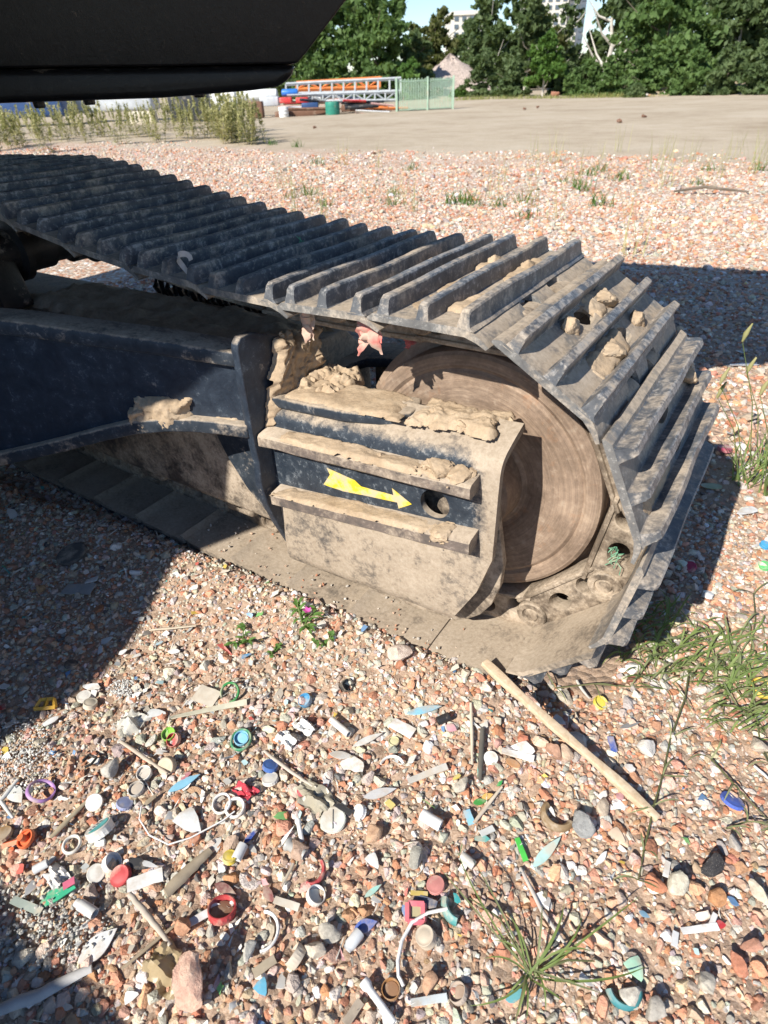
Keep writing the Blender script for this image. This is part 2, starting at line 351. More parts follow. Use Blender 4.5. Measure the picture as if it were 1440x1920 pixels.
# chain link: pin boss at the +s end, oval window in the middle, open gap at the other end
def link_mesh():
    body = [(-.088, -.078), (-.070, -.082), (.066, -.082), (.082, -.076), (.100, -.068), (.120, -.058), (.130, -.040), (.126, -.022), (.112, -.008), (.095, -.003), (.06, 0), (-.075, 0), (-.088, -.006), (-.096, -.020), (-.094, -.05)]
    m = MB().prism(body, lambda a, b: (a, .156, b), lambda a, b: (a, .192, b)).mesh('track_link')
    wins = [MB().prism(oval(cx, cy, ra, rb, 18), lambda a, b: (a, .12, b), lambda a, b: (a, .23, b)).mesh('c') for cx, cy, ra, rb in ((.016, -.036, .025, .0205), (-.060, -.046, .021, .020))]
    m = boolean(m, wins); m = beveled(m, .0022, 2, 40)
    rail = MB().prism([(-.100, -.0805), (.104, -.0805), (.104, -.071), (-.100, -.071)], lambda a, b: (a, .150, b), lambda a, b: (a, .205, b)).mesh('r'); rail = beveled(rail, .003, 2)
    boss = MB().lathe([(0, -.006), (.013, -.006), (.015, -.003), (.018, -.003), (.0195, -.008), (.030, -.008), (.033, -.005), (.034, .05)], (.098, .156, -.034), (0, 1, 0), 28).mesh('b'); smooth(boss, 40)
    bolt = MB().lathe([(0, -.002), (.012, -.002), (.0135, .0), (.0135, .05)], (-.052, .160, -.013), (0, 1, 0), 6).mesh('n')
    bm = bmesh.new()
    for q in (m, rail, boss, bolt): bm.from_mesh(q)
    out = bpy.data.meshes.new('track_link'); bm.to_mesh(out); bm.free(); rough_up(out, .0007, 40); smooth(out, 40); out.materials.append(M['link']); return out
LK = link_mesh()
LKF = LK.copy()
for v in LKF.vertices: v.co.y = SW - v.co.y
LKF.flip_normals()

def mud_mesh(name, org, e1, e2, nrm, l1, l2, ht, seed, thr=.12, n1=44, n2=22, rag=1.0):
    """irregular crust of dried mud lying on a surface patch"""
    org, e1, e2, nrm = Vector(org), Vector(e1).normalized(), Vector(e2).normalized(), Vector(nrm).normalized()
    bm = bmesh.new(); grid = {}; hs = {}
    for i in range(n1 + 1):
        for j in range(n2 + 1):
            a = i / n1 * 2 - 1; b = j / n2 * 2 - 1
            q = Vector((a * l1 * 22, b * l2 * 22, seed * 7.3))
            env = 1 - max(abs(a) ** 2.4, abs(b) ** 2.4) - .15 * (a * a + b * b)
            n_ = mnoise.noise(q) * .45 * rag + mnoise.noise(q * 2.7) * .28 * rag + mnoise.noise(q * 7) * .12
            h = env + n_ - thr - .25; hs[i, j] = h
            hh = (min(1, max(h, 0) * 2.2) ** .6) * (.6 + .45 * mnoise.noise(q * 1.1 + Vector((3, 1, 8))) + .13 * mnoise.noise(q * 3.5) + .05 * mnoise.noise(q * 9))
            crack = abs(mnoise.noise(q * 2.2 + Vector((9, 4, 2))));  hh *= (.82 + .18 * min(1, crack * 9))
            grid[i, j] = bm.verts.new(org + e1 * (a * l1) + e2 * (b * l2) + nrm * (max(hh, 0) * ht - (.003 if h <= 0.02 else 0)))
    for i in range(n1):
        for j in range(n2):
            if max(hs[i, j], hs[i + 1, j], hs[i, j + 1], hs[i + 1, j + 1]) > 0: bm.faces.new((grid[i, j], grid[i + 1, j], grid[i + 1, j + 1], grid[i, j + 1]))
    bmesh.ops.delete(bm, geom=[v for v in bm.verts if not v.link_faces], context='VERTS')
    me = bpy.data.meshes.new(name); bm.to_mesh(me); bm.free(); smooth(me, 60); me.materials.append(M['mud']); return me
def lump_mesh(name, r, seed, sub=3, flat=.7, jag=.35, mat=None):
    bm = bmesh.new(); bmesh.ops.create_icosphere(bm, subdivisions=sub, radius=1)
    for v in bm.verts:
        q = v.co * 1.1 + Vector((seed * 5.1, seed, 0)); d = 1 + jag * mnoise.noise(q) + jag * .55 * mnoise.noise(q * 2.6) + jag * .38 * mnoise.noise(q * 6) + jag * .25 * mnoise.noise(q * 13)
        v.co = Vector((v.co.x * d, v.co.y * d * .85, v.co.z * d * flat)) * r
    me = bpy.data.meshes.new(name); bm.to_mesh(me); bm.free(); smooth(me, 42)
    if mat: me.materials.append(mat)
    return me
def crumb_mesh(name, r, seed, n=26, spread=1.6):
    rg = np.random.default_rng(seed); bm = bmesh.new()
    def chunk(c, rad, sub, sd_):
        pl = [(Vector(rg.normal(size=3)).normalized(), rg.uniform(.45, .8)) for _ in range(9)]; ret = bmesh.ops.create_icosphere(bm, subdivisions=sub, radius=1); 
        for v in ret['verts']:
            q = v.co.copy()
            for n_, d in pl:
                t = q.dot(n_)
                if t > d: q -= n_ * (t - d) * .9
            k = q * 2.2 + Vector((sd_, 1, 2)); q *= 1 + .16 * mnoise.noise(k) + .10 * mnoise.noise(k * 3) + .06 * mnoise.noise(k * 8)
            v.co = c + Vector((q.x, q.y * .9, q.z * .62)) * rad
    chunk(Vector((0, 0, 0)), r, 4, seed); chunk(Vector((r * .7, r * .3, -r * .15)), r * .6, 3, seed + 1); chunk(Vector((-r * .6, r * .2, -r * .2)), r * .5, 3, seed + 2)
    for i in range(n):
        a = rg.uniform(0, 6.28); d = r * spread * rg.random() ** .6; chunk(Vector((math.cos(a) * d, math.sin(a) * d * .6, -r * .38)), r * rg.uniform(.06, .22), 1, seed + i)
    me = bpy.data.meshes.new(name); bm.to_mesh(me); bm.free(); smooth(me, 38); me.materials.append(M['mud']); return me
valley_mud = [mud_mesh('mud', (0, 0, .011), (0, 1, 0), (1, 0, 0), (0, 0, 1), l, .030, h, 20 + i, .05, 40, 16) for i, (l, h) in enumerate([(.10, .013), (.15, .008), (.20, .010), (.07, .015), (.12, .006)])]
for v_i, r_ in enumerate((.030, .022)):
    me = crumb_mesh('mud', r_, 60 + v_i); me.transform(Matrix.Translation((0, 0, .018)) @ Matrix.Rotation(1.57, 4, 'Z')); valley_mud.append(me)
def shoe(loc, th, k, muds=(), inner=False):
    o = part(link('track_shoe', (plates_in if inner else plates)[k % 2], loc=loc, rot=(0, R(th), 0)))
    for i, s in enumerate((-.069, 0, .069)): link('grouser', grs[(k * 3 + i) % 5], parent=o, loc=(s, 0, 0))
    link('track_link', LK, parent=o); link('track_link', LKF, parent=o)
    for (s, v, m_) in muds: link('mud', valley_mud[m_], parent=o, loc=(s, v, 0))
    return o
top = [((-.018, .394), 0, [(-.035, .36, 3), (-.035, .35, 6), (.036, .33, 0), (.036, .34, 6), (.036, .12, 3), (-.036, .15, 4)]), ((-.208, .388), -1.6, [(.036, .38, 3), (-.035, .30, 0), (.10, .22, 4)]), ((-.393, .387), 1.0, [(.035, .2, 0), (-.035, .26, 1), (-.035, .43, 4)]),
       ((-.585, .400), 4, [(.035, .22, 2), (-.035, .3, 4)]), ((-.775, .418), 7, [(.035, .25, 1), (-.035, .2, 4)]), ((-.968, .447), 9.4, [(.035, .3, 4)]), ((-1.164, .480), 8.6, []), ((-1.360, .503), 4, []), ((-1.555, .508), 0, []),
       ((-1.750, .505), -1, []), ((-1.945, .500), -2, []), ((-2.14, .492), -3, []), ((-2.33, .484), -2, []), ((-2.525, .478), -1, [])]
K = 0
for (u, wz), th, md in top:
    t = R(th); shoe((u - .0405 * math.sin(t), 0, wz - .0405 * math.cos(t)), th, K, md); K += 1
AP = .352
for th, md in ((31, [(-.036, .335, 5), (-.036, .170, 6), (.036, .190, 5), (.036, .190, 0), (.036, .365, 6), (-.036, .335, 3)]), (64, [(-.036, .42, 5), (.036, .14, 4)]), (98, []), (132, []), (166, [])):
    t = R(th); shoe((AP * math.sin(t), 0, AP * math.cos(t)), th, K, md, inner=th > 110); K += 1
for i in range(11): shoe((-.103 - .19 * i, 0, -.352 - .0005 * i), 180, K, inner=True); K += 1

# idler wheel
idm = MB().lathe([(0, .112), (.070, .106), (.088, .110), (.102, .120), (.105, .160), (.108, .176), (.118, .180), (.150, .174), (.222, .169), (.229, .174), (.236, .169), (.255, .1685), (.262, .173), (.264, .180), (.264, .214), (.286, .221), (.288, .287), (.264, .294), (.264, .34), (.10, .34), (0, .36)], (0, 0, 0), (0, 1, 0), 112).mesh('idler_wheel', 30)
idler = part(link('idler_wheel', idm, M['disc']))

# idler guard: bent plate with window, two ribs, arrow
KS = .061
def guard():
    prof = [(.034, -.262), (.020, -.245), (.015, -.225), (.015, -.15), (.015, -.06), (.015, .03), (.015, .085), (.015, .118), (.0175, .132), (.024, .143), (.036, .152), (.068, .165), (.103, .178)]
    def uend(wl): return .123 if wl > -.10 else .123 - (-.10 - wl) * .52
    us = np.linspace(0, 1, 27); vs_ = []; fs_ = []; n = len(prof)
    for t in us:
        for (v, wl) in prof:
            ue = uend(wl); u = -.392 + t * (ue + .392); vs_.append((u, v, wl + KS * u))
    for i in range(len(us) - 1):
        for j in range(n - 1): fs_.append((i * n + j, i * n + j + 1, (i + 1) * n + j + 1, (i + 1) * n + j))
    me = bpy.data.meshes.new('g'); me.from_pydata(vs_, [], fs_); bm = bmesh.new(); bm.from_mesh(me); bmesh.ops.recalc_face_normals(bm, faces=bm.faces)
    if [f for f in bm.faces][0].normal.y > 0: bmesh.ops.reverse_faces(bm, faces=bm.faces)
    bmesh.ops.solidify(bm, geom=bm.faces[:], thickness=.014); bmesh.ops.recalc_face_normals(bm, faces=bm.faces); bm.to_mesh(me); bm.free()
    hole = MB().lathe([(0, -.05), (.030, -.05), (.030, .09), (0, .09)], (.003, .015, .030), (0, 1, 0), 28).mesh('h')
    me = boolean(me, [hole]); rough_up(me, .0008, 12, 3)
    return smooth(me, 40)
gd = part(link('idler_guard', guard(), M['guard']))
def rib(u0, u1, wl0, wl1, ht, slope, seed):
    pr = [(.018, 0), (-.018, 0), (-.022, .004), (-.022, ht - .005), (-.017, ht), (.018, ht + .006)]
    sts = []
    for t in np.linspace(0, 1, 20):
        u = u0 + t * (u1 - u0); wl = wl0 + (wl1 - wl0) * t; cut = 0.0
        sts.append(lambda a, b, u=u, wl=wl: (u, a, wl + b + KS * u))
    m = sweep(pr, sts).mesh('guard_rib'); rough_up(m, .0016, 22, seed); return smooth(m, 35)
part(link('guard_rib', rib(-.388, .088, .082, .083, .028, 0, 1), M['bar']), gd)
part(link('guard_rib', rib(-.380, .092, -.062, -.035, .030, 0, 2), M['bar']), gd)
# yellow arrow sticker
arrow = [(-.256, -.010), (-.236, .020), (-.243, .034), (-.175, .026), (-.160, .016), (-.085, .021), (-.088, .036), (-.045, .014), (-.074, -.006), (-.077, .007), (-.158, -.003), (-.178, -.006), (-.205, -.010)]
M['yellow'] = plain('yellow_sticker', (.74, .57, .03), .65, .2, 55, .2, .5)
part(MB().prism(arrow, lambda a, b: (a, .0128, b), lambda a, b: (a, .0136, b)).obj('arrow_sticker', M['yellow']), gd)
tag(bpy.data.objects['arrow_sticker'], 'yellow arrow sticker pointing to the idler wheel')
# inner yoke plates, top plate with slot
yoke = [(.090, .15), (.107, 0), (.126, -.10), (.124, -.16), (.110, -.215), (.088, -.254), (.062, -.280), (.034, -.298), (-.06, -.312), (-.392, -.322), (-.392, .12)]
part(MB().prism(yoke, lambda a, b: (a, .066, b), lambda a, b: (a, .084, b)).obj('yoke_plate', M['frame'], bevel=.002))
part(MB().prism(yoke, lambda a, b: (a, .42, b), lambda a, b: (a, .44, b)).obj('yoke_plate', M['frame']))
slot = [(-.40, .062), (-.02, .062), (-.02, .146), (-.24, .146), (-.318, .150), (-.352, .166), (-.372, .192), (-.378, .225), (-.378, .30), (-.36, .335), (-.32, .352), (-.24, .356), (.085, .356), (.085, .45), (-.62, .45), (-.62, .10), (-.45, .08)]
part(MB().prism(slot, lambda a, b: (a, b, .128 + KS * a), lambda a, b: (a, b, .152 + KS * a)).obj('yoke_top_plate', M['paint_dusty'], bevel=.003))
step = [(-.385, .026), (-.20, .026), (-.13, .040), (-.10, .050), (-.080, .075), (-.078, .100), (-.095, .138), (-.385, .138)]
part(MB().prism(step, lambda a, b: (a, b, .152 + KS * a), lambda a, b: (a, b, .1745 + KS * a)).obj('step_plate', M['paint_dusty'], bevel=.005, seg=3))
# flange between leg and guard
fl = [(-.030, .262), (-.027, .275), (-.016, .286), (.015, .285), (.10, .252), (.19, .212), (.19, -.32), (.085, -.325), (.058, -.300), (.030, -.235), (-.004, -.150), (-.024, -.085), (-.031, -.03), (-.026, .02), (-.030, .06)]
part(MB().prism(fl, lambda a, b: (-.410, a, b), lambda a, b: (-.391, a, b)).obj('flange_plate', M['paint'], bevel=.003))
# slanted carbody leg
LA = R(25); LN = Vector((math.sin(LA), -math.cos(LA), 0)); LP0 = Vector((-.409, -.014, 0)); LD = Vector((-math.cos(LA), -math.sin(LA), 0))
ts = [0, .06, .12, .18, .25, .33, .42, .52, .62, .75, .95, 1.25, 1.6]
zt = np.interp(ts, [0, .17, .33, .46, .62, .95, 1.6], [.258, .282, .300, .316, .322, .320, .310])
zb = np.interp(ts, [0, .10, .17, .25, .33, .46, .62, .95, 1.6], [.078, .089, .088, .077, .057, .018, -.022, -.10, -.18])
def leg_strip(name, mat, lo, hi, n0, n1, bevel=0):
    sts = []
    for t, a, b in zip(ts, lo, hi):
        c = LP0 + LD * t
        sts.append(lambda p_, q_, c=c, a=a, b=b: tuple(c + LN * (n0 + (n1 - n0) * p_) + Vector((0, 0, a + (b - a) * q_))))
    m = sweep([(0, 0), (1, 0), (1, 1), (0, 1)], sts).mesh(name); rough_up(m, .0006, 14, 4)
    if bevel: beveled(m, bevel, 2, 40)
    return part(link(name, m, mat))
leg_strip('leg_web', M['paint'], zb + .012, zt - .012, -.05, 0)
leg_strip('leg_top_flange', M['paint_dusty'], zt - .030, zt, -.055, .016, .004)
leg_strip('leg_bottom_flange', M['paint_dusty'], zb, zb + .030, -.06, .020, .004)
# track side frame, gusset, rollers
part(MB().prism([(.055, -.205), (.070, -.222), (.43, -.222), (.43, .10), (.34, .19), (.14, .195), (.055, .12)], lambda a, b: (-.412, a, b), lambda a, b: (-3.1, a, b - .01)).obj('track_frame', M['frame'], bevel=.008))
part(MB().prism([(-.412, .10), (-.62, .10), (-.60, .03), (-.565, -.05), (-.52, -.12), (-.465, -.175), (-.412, -.205)], lambda a, b: (a, .040, b), lambda a, b: (a, .0555, b)).obj('gusset_plate', M['paint_dusty'], bevel=.002))
for i, u in enumerate((-.62, -.97, -1.36, -1.75)):
    part(MB().lathe([(0, .085), (.045, .085), (.055, .10), (.075, .115), (.075, .165), (.092, .17), (.092, .19), (.07, .2), (.07, .31), (.092, .32), (.092, .34), (.075, .345), (.075, .395), (.05, .41), (0, .41)], (u, 0, -.197), (0, 1, 0), 28).obj('track_roller', M['rubber'], sm=40))
    part(MB().box((u - .05, .085, -.262), (u + .05, .13, -.20)).obj('roller_bracket', M['frame'], bevel=.01))
part(MB().lathe([(0, .07), (.05, .07), (.055, .12), (.078, .125), (.078, .145), (.060, .15), (.060, .225), (.050, .23), (.050, .285), (.062, .29), (.062, .36), (.078, .362), (.078, .38), (.04, .385), (.04, .43), (0, .43)], (-1.37, 0, .318), (0, 1, 0), 36).obj('carrier_roller', M['rubber'], sm=40))
part(MB().prism([(-1.30, .19), (-1.33, .36), (-1.37, .385), (-1.44, .385), (-1.52, .34), (-1.62, .19)], lambda a, b: (a, .02, b), lambda a, b: (a, .105, b)).obj('roller_bracket', M['rubber'], bevel=.006))
# recoil spring seen through the gap behind the frame
sp = MB().tube([(-.62 - .5 * t / 150, .405 + .045 * math.cos(t * .84), .205 + .045 * math.sin(t * .84)) for t in range(150)], .009, 6)
part(sp.obj('recoil_spring', M['rubber'], sm=60))
# upper body overhead: revolving frame, housing, hanging counterweight
slab = [(-4, -2.6), (-.95, -2.6), (-.95, -2.5), (-1.08, -2.03), (-.81, -1.41), (-.615, -1.17), (-.53, -.99), (-.304, -.477), (-.06, .10), (.12, .23), (.7, .65), (1.2, 1.0), (1.2, 1.75), (-.05, 1.70), (-.9, 1.52), (-1.5, 1.4), (-4, 1.2)]
part(MB().prism(slab, lambda a, b: (a, b, 1.19), lambda a, b: (a, b, 1.33)).obj('revolving_frame', M['black']))
part(MB().box((-3.9, -2.4, 1.335), (-1.4, .1, 2.2)).obj('engine_housing', M['paint'], bevel=.03))
part(MB().box((-2.6, -1.55, .02), (-1.45, -.35, .5)).obj('carbody', M['paint'], bevel=.02))
part(MB().lathe([(0, .5), (.55, .5), (.55, 1.185), (0, 1.185)], (-2.0, -.9, 0), (0, 0, 1), 40).obj('slew_ring', M['rubber']))
DW = 2.1
def cw(x, y): q = on_d(x, y, DW); return (float((q - CAM) @ HR), float(q[2]))
def cwp(name, px, d0, d1, mat, bevel, seg=3):
    pts = [cw(*q) for q in px]; pts = [(a, min(b, 1.186)) for a, b in pts]
    sl = (rayd(560, 120) @ HR) / (rayd(560, 120) @ HF) - .12
    f = lambda D: (lambda a, b: tuple(np.array([CAM[0], CAM[1], 0]) + HF * D + HR * (a + (D - d0) * sl) + np.array([0, 0, b])))
    m = MB().prism(pts, f(d0), f(d1)).mesh(name); beveled(m, bevel, seg, 25); return part(link(name, m, mat))
CW = cwp('counterweight', [(-700, 150), (0, 127), (300, 124), (557, 119), (575, 98), (652, -4), (700, -80), (760, -300), (-700, -300)], DW, DW + .55, M['black'], .006)
cwp('counterweight_skirt', [(-700, 232), (0, 194), (300, 184), (470, 170), (520, 163), (545, 148), (556, 121), (300, 126), (0, 129.5), (-700, 153)], DW + .004, DW + .5, M['black'], .022, 4).parent = CW
for x, y in ((166, 186), (372, 172), (72, 192)):
    q = on_d(x, y, DW + .06); part(MB().lathe([(0, -.014), (.014, -.014), (.017, -.010), (.017, .03), (0, .03)], q, (0, 0, 1), 8).obj('bolt', M['black']), CW)
# the other crawler track, outside the picture on the near side
oc = [(.30, .24)] + [(.385 * math.sin(R(a)), .385 * math.cos(R(a))) for a in range(60, 181, 15)] + [(-3.4, -.385), (-3.6, -.25), (-3.65, .0), (-3.5, .3), (-3.2, .40), (-1.4, .47), (-.4, .375)] + [(.385 * math.sin(R(a)), .385 * math.cos(R(a))) for a in (0, 20, 40)]
part(MB().prism(oc, lambda a, b: (a, -2.2, b), lambda a, b: (a, -2.2 + SW, b)).obj('crawler_track', M['shoe']))

# mud on the guard, plates and leg
def pm(*a, par=gd, **k): return part(link('mud', mud_mesh('mud', *a, **k)), par)
U, V, W_ = (1, 0, KS), (0, 1, 0), (0, 0, 1)
pm((.008, .090, .172), U, V, W_, .105, .060, .022, 1, n1=70, n2=40)
pm((-.225, .085, .162), U, V, W_, .15, .055, .008, 2, thr=-.1, n1=60, n2=26)
pm((-.335, .135, .142), U, V, W_, .085, .075, .045, 3, thr=-.1, n1=60, n2=50, rag=1.0)
pm((-.385, .10, .17), (0, 1, 0), (0, .3, 1), (1, 0, .2), .075, .10, .05, 4, thr=-.15, n1=56, n2=56)
pm((-.16, -.004, .102), U, V, W_, .225, .022, .012, 5, thr=-.2, n1=90, n2=14)
pm((-.18, -.004, -.030), (1, 0, .118), V, W_, .20, .022, .008, 6, thr=-.3, n1=90, n2=14)
for (u, v, z, r, s) in ((.018, .0, .132, .034, 1), (.064, -.003, .128, .030, 2), (-.008, .002, .118, .020, 5), (.034, -.004, .002, .034, 3), (.012, .002, -.008, .022, 6), (-.10, .0, .112, .012, 7), (-.06, .002, -.025, .014, 4), (.075, .08, .188, .012, 8), (.03, .06, .182, .014, 9), (-.03, .085, .182, .016, 10), (-.30, .11, .162, .018, 11), (-.26, .105, .160, .014, 13), (-.345, .13, .170, .026, 15)):
    part(link('mud', crumb_mesh('mud', r * .82, s, 14), loc=(u, v, z - r * .25), rot=(.25 * math.sin(s), .25 * math.cos(s), s * .3)), gd)
lw = bpy.data.objects['leg_web']
for i, (x, y, a, b, h) in enumerate(((310, 775, .075, .042, .030), (262, 780, .022, .022, .028), (400, 795, .06, .018, .016))):
    dpt = rayd(x, y); t_ = ((np.array(LP0) - CAM) @ np.array(LN)) / (dpt @ np.array(LN)); q = CAM + dpt * t_
    part(link('mud', mud_mesh('mud', q, LD, W_, LN, a, b, h, 30 + i, thr=-.05)), lw)
part(link('mud', mud_mesh('mud', (-.9, .20, .192), U[:2] + (0,), V, W_, .48, .11, .03, 41, thr=-.3, n1=90, n2=26)), bpy.data.objects['track_frame'])

# ------------------------------------------------------------------ gravel (stuff): stones spread over the ground
def rock_mesh(name, seed, sub=2, planes=12, flat=.72):
    rg = np.random.default_rng(seed); bm = bmesh.new(); bmesh.ops.create_icosphere(bm, subdivisions=sub, radius=1)
    pl = [(Vector(rg.normal(size=3)).normalized(), .40 + .32 * rg.random()) for _ in range(planes)]
    el = .68 + .32 * rg.random()
    for v in bm.verts:
        c = v.co.copy()
        for n_, d in pl:
            t = c.dot(n_)
            if t > d: c -= n_ * (t - d) * .93
        q = c * 1.6 + Vector((seed, seed * .7, 3)); c *= 1 + .10 * mnoise.noise(q) + .05 * mnoise.noise(q * 3)
        v.co = Vector((c.x, c.y * el, c.z * flat))
    me = bpy.data.meshes.new(name); bm.to_mesh(me); bm.free(); return smooth(me, 26)
def stone_material():
    k = NT('gravel_stone'); at = k.n('ShaderNodeAttribute', attribute_type='INSTANCER', attribute_name='scol'); co = k.coord(True)
    n1 = k.noise(co, 2.2, 4, .65)
    c = k.mix(.4, at.outputs['Color'], k.ramp(n1, [(.28, (.34, .32, .31)), (.5, (.52, .52, .51)), (.72, (.74, .73, .71))]), 'OVERLAY')
    return k.done(c, .9, 0, k.bump(n1, .35, .18), .2)
def flake_material():
    k = NT('litter_flake'); at = k.n('ShaderNodeAttribute', attribute_type='INSTANCER', attribute_name='scol')
    n1 = k.noise(k.coord(True), 3, 2); c = k.mix(k.math('MULTIPLY', n1, .35), at.outputs['Color'], (.5, .43, .34)); return k.done(c, .45, 0, None, .4)
def scatter(name, P, ROT, SCL, COLR, IDX, protos, mat):
    pc = bpy.data.collections.new(name + '_shapes')
    for i, me in enumerate(protos):
        me.materials.clear(); me.materials.append(mat); o = bpy.data.objects.new('%s_shape_%02d' % (name, i), me); pc.objects.link(o)
    me = bpy.data.meshes.new(name); me.from_pydata(P.tolist(), [], [])
    for an, ty, dat in (('srot', 'FLOAT_VECTOR', ROT), ('sscl', 'FLOAT_VECTOR', SCL), ('scol', 'FLOAT_COLOR', COLR), ('sidx', 'INT', IDX)):
        a = me.attributes.new(an, ty, 'POINT'); a.data.foreach_set('value' if ty == 'INT' else ('color' if ty == 'FLOAT_COLOR' else 'vector'), np.ascontiguousarray(dat).ravel())
    o = link(name, me)
    ng = bpy.data.node_groups.new(name + '_nodes', 'GeometryNodeTree'); ng.interface.new_socket('Geometry', in_out='INPUT', socket_type='NodeSocketGeometry'); ng.interface.new_socket('Geometry', in_out='OUTPUT', socket_type='NodeSocketGeometry')
    gi = ng.nodes.new('NodeGroupInput'); go = ng.nodes.new('NodeGroupOutput'); ip = ng.nodes.new('GeometryNodeInstanceOnPoints'); ci = ng.nodes.new('GeometryNodeCollectionInfo')
    ci.inputs['Collection'].default_value = pc; ci.inputs['Separate Children'].default_value = True; ci.inputs['Reset Children'].default_value = True
    def na(n_, t): q = ng.nodes.new('GeometryNodeInputNamedAttribute'); q.data_type = t; q.inputs['Name'].default_value = n_; return q.outputs[0]
    L = ng.links.new; L(gi.outputs[0], ip.inputs['Points']); L(ci.outputs[0], ip.inputs['Instance']); ip.inputs['Pick Instance'].default_value = True
    L(na('sidx', 'INT'), ip.inputs['Instance Index']); L(na('srot', 'FLOAT_VECTOR'), ip.inputs['Rotation']); L(na('sscl', 'FLOAT_VECTOR'), ip.inputs['Scale']); L(ip.outputs[0], go.inputs[0])
    md = o.modifiers.new('scatter', 'NODES'); md.node_group = ng
    return o
PAL = np.array([(.47, .225, .14), (.55, .31, .205), (.60, .42, .31), (.56, .46, .365), (.45, .415, .37), (.66, .60, .53), (.52, .475, .42), (.17, .16, .155), (.82, .80, .76)])
def stones_in(n, x0, x1, y0, y1, dmed, sig, dmin, dmax, wt):
    x = RNG.uniform(x0, x1, n); y = RNG.uniform(y0, y1, n)
    ok = ~((x < .36) & (y > .10) & (y < .47) & (x > -3)); d = np.stack([x, y], 1) - CAM[:2]; f = d @ HF[:2]; s = d @ HR[:2]
    ok &= (f > .05) & (np.abs(s) < f * .95 + .75)
    ok &= RNG.random(len(x)) < np.clip((9.9 + 2.6 * (vn(x, y, .8) - .5) + 2.0 * (vn(x + 9, y, 3.5) - .5) - y) / 1.6, 0, 1)
    x, y = x[ok], y[ok]; n = len(x)
    dia = np.clip(np.exp(RNG.normal(math.log(dmed), sig, n)), dmin, dmax)
    clump = vn(x + 31, y + 17, 2.3) * .6 + vn(x, y, 7) * .4
    dia *= .72 + .55 * clump
    z = ground_h(x, y) + dia * RNG.uniform(-.10, .22, n)
    sc = np.stack([dia * RNG.uniform(.54, .80, n), dia * RNG.uniform(.52, .76, n), dia * RNG.uniform(.5, .72, n)], 1)
    rot = np.stack([RNG.uniform(-.6, .6, n), RNG.uniform(-.6, .6, n), RNG.uniform(0, 6.28, n)], 1)
    red = vn(x + 3, y + 9, 1.1); w_ = np.array(wt)[None, :] * np.ones((n, 1)); w_[:, :3] *= (.45 + 1.2 * red)[:, None]
    cw_ = np.cumsum(w_, 1); cw_ /= cw_[:, -1:]; pick = (RNG.random((n, 1)) > cw_).sum(1)
    c = PAL[pick] * RNG.uniform(.76, 1.26, (n, 1)) * RNG.normal(1, .05, (n, 3)); c = np.clip(c, .02, .92)
    return np.stack([x, y, z], 1), rot, sc, np.c_[c, np.ones(n)]
WT = (.13, .18, .19, .18, .13, .11, .12, .015, .025)
bands = [stones_in(125000, -1.9, 1.35, -1.25, .95, .0078, .42, .0035, .028, WT), stones_in(12000, -1.9, 1.35, -1.25, .95, .0165, .30, .010, .040, WT),
         stones_in(42000, -3.4, 2.4, .95, 3.4, .016, .4, .007, .05, WT), stones_in(36000, -9, 3, 3.4, 6.2, .024, .38, .012, .06, WT), stones_in(30000, -15, 3.6, 6.2, 11.6, .032, .35, .016, .07, WT)]
n_ = 110; xx = RNG.uniform(-.75, .16, n_); yy = .015 + .13 * RNG.random(n_) ** 2.2; dd_ = RNG.uniform(.004, .012, n_)       # strays on the lower track plates
bands.append((np.stack([xx, yy, -.3515 + dd_ * .3], 1), RNG.uniform(0, 6, (n_, 3)), np.stack([dd_ * .5] * 3, 1), np.c_[PAL[RNG.integers(0, 7, n_)], np.ones(n_)]))
P_, R_, S_, C_ = (np.concatenate([b[i] for b in bands]) for i in range(4))
NR = 9
gravel = scatter('gravel', P_, R_, S_, C_, RNG.integers(0, NR, len(P_)).astype(np.int32), [rock_mesh('stone_shape', 100 + i) for i in range(NR)], stone_material())
tag(gravel, 'loose crushed brick and concrete gravel covering the ground', 'gravel', kind='stuff')
def flake_mesh(seed):
    rg = np.random.default_rng(seed); n = 7; a = np.sort(rg.uniform(0, 6.28, n)); r = rg.uniform(.5, 1, n); el = rg.choice([.07, .12, .3, .5, .7]); cv = rg.uniform(-.5, .5)
    m = MB(); top_ = [(math.cos(t) * q, math.sin(t) * q * el, cv * (math.cos(t) * q) ** 2) for t, q in zip(a, r)]
    vs_ = [(0, 0, 0)] + top_ + [(0, 0, -.06)] + [(x, y, z - .06) for x, y, z in top_]
    fs_ = [(0, 1 + i, 1 + (i + 1) % n) for i in range(n)] + [(n + 1, n + 2 + (i + 1) % n, n + 2 + i) for i in range(n)] + [(1 + i, n + 2 + i, n + 2 + (i + 1) % n, 1 + (i + 1) % n) for i in range(n)]
    return m.add(vs_, fs_).mesh('flake_shape', 40)
FP = np.array([(.80, .80, .78), (.80, .80, .78), (.72, .72, .70), (.62, .58, .50), (.55, .50, .42), (.45, .50, .52), (.66, .66, .62), (.10, .28, .55), (.05, .42, .40), (.55, .06, .05), (.70, .50, .06), (.12, .40, .10), (.75, .40, .42), (.40, .62, .66)])
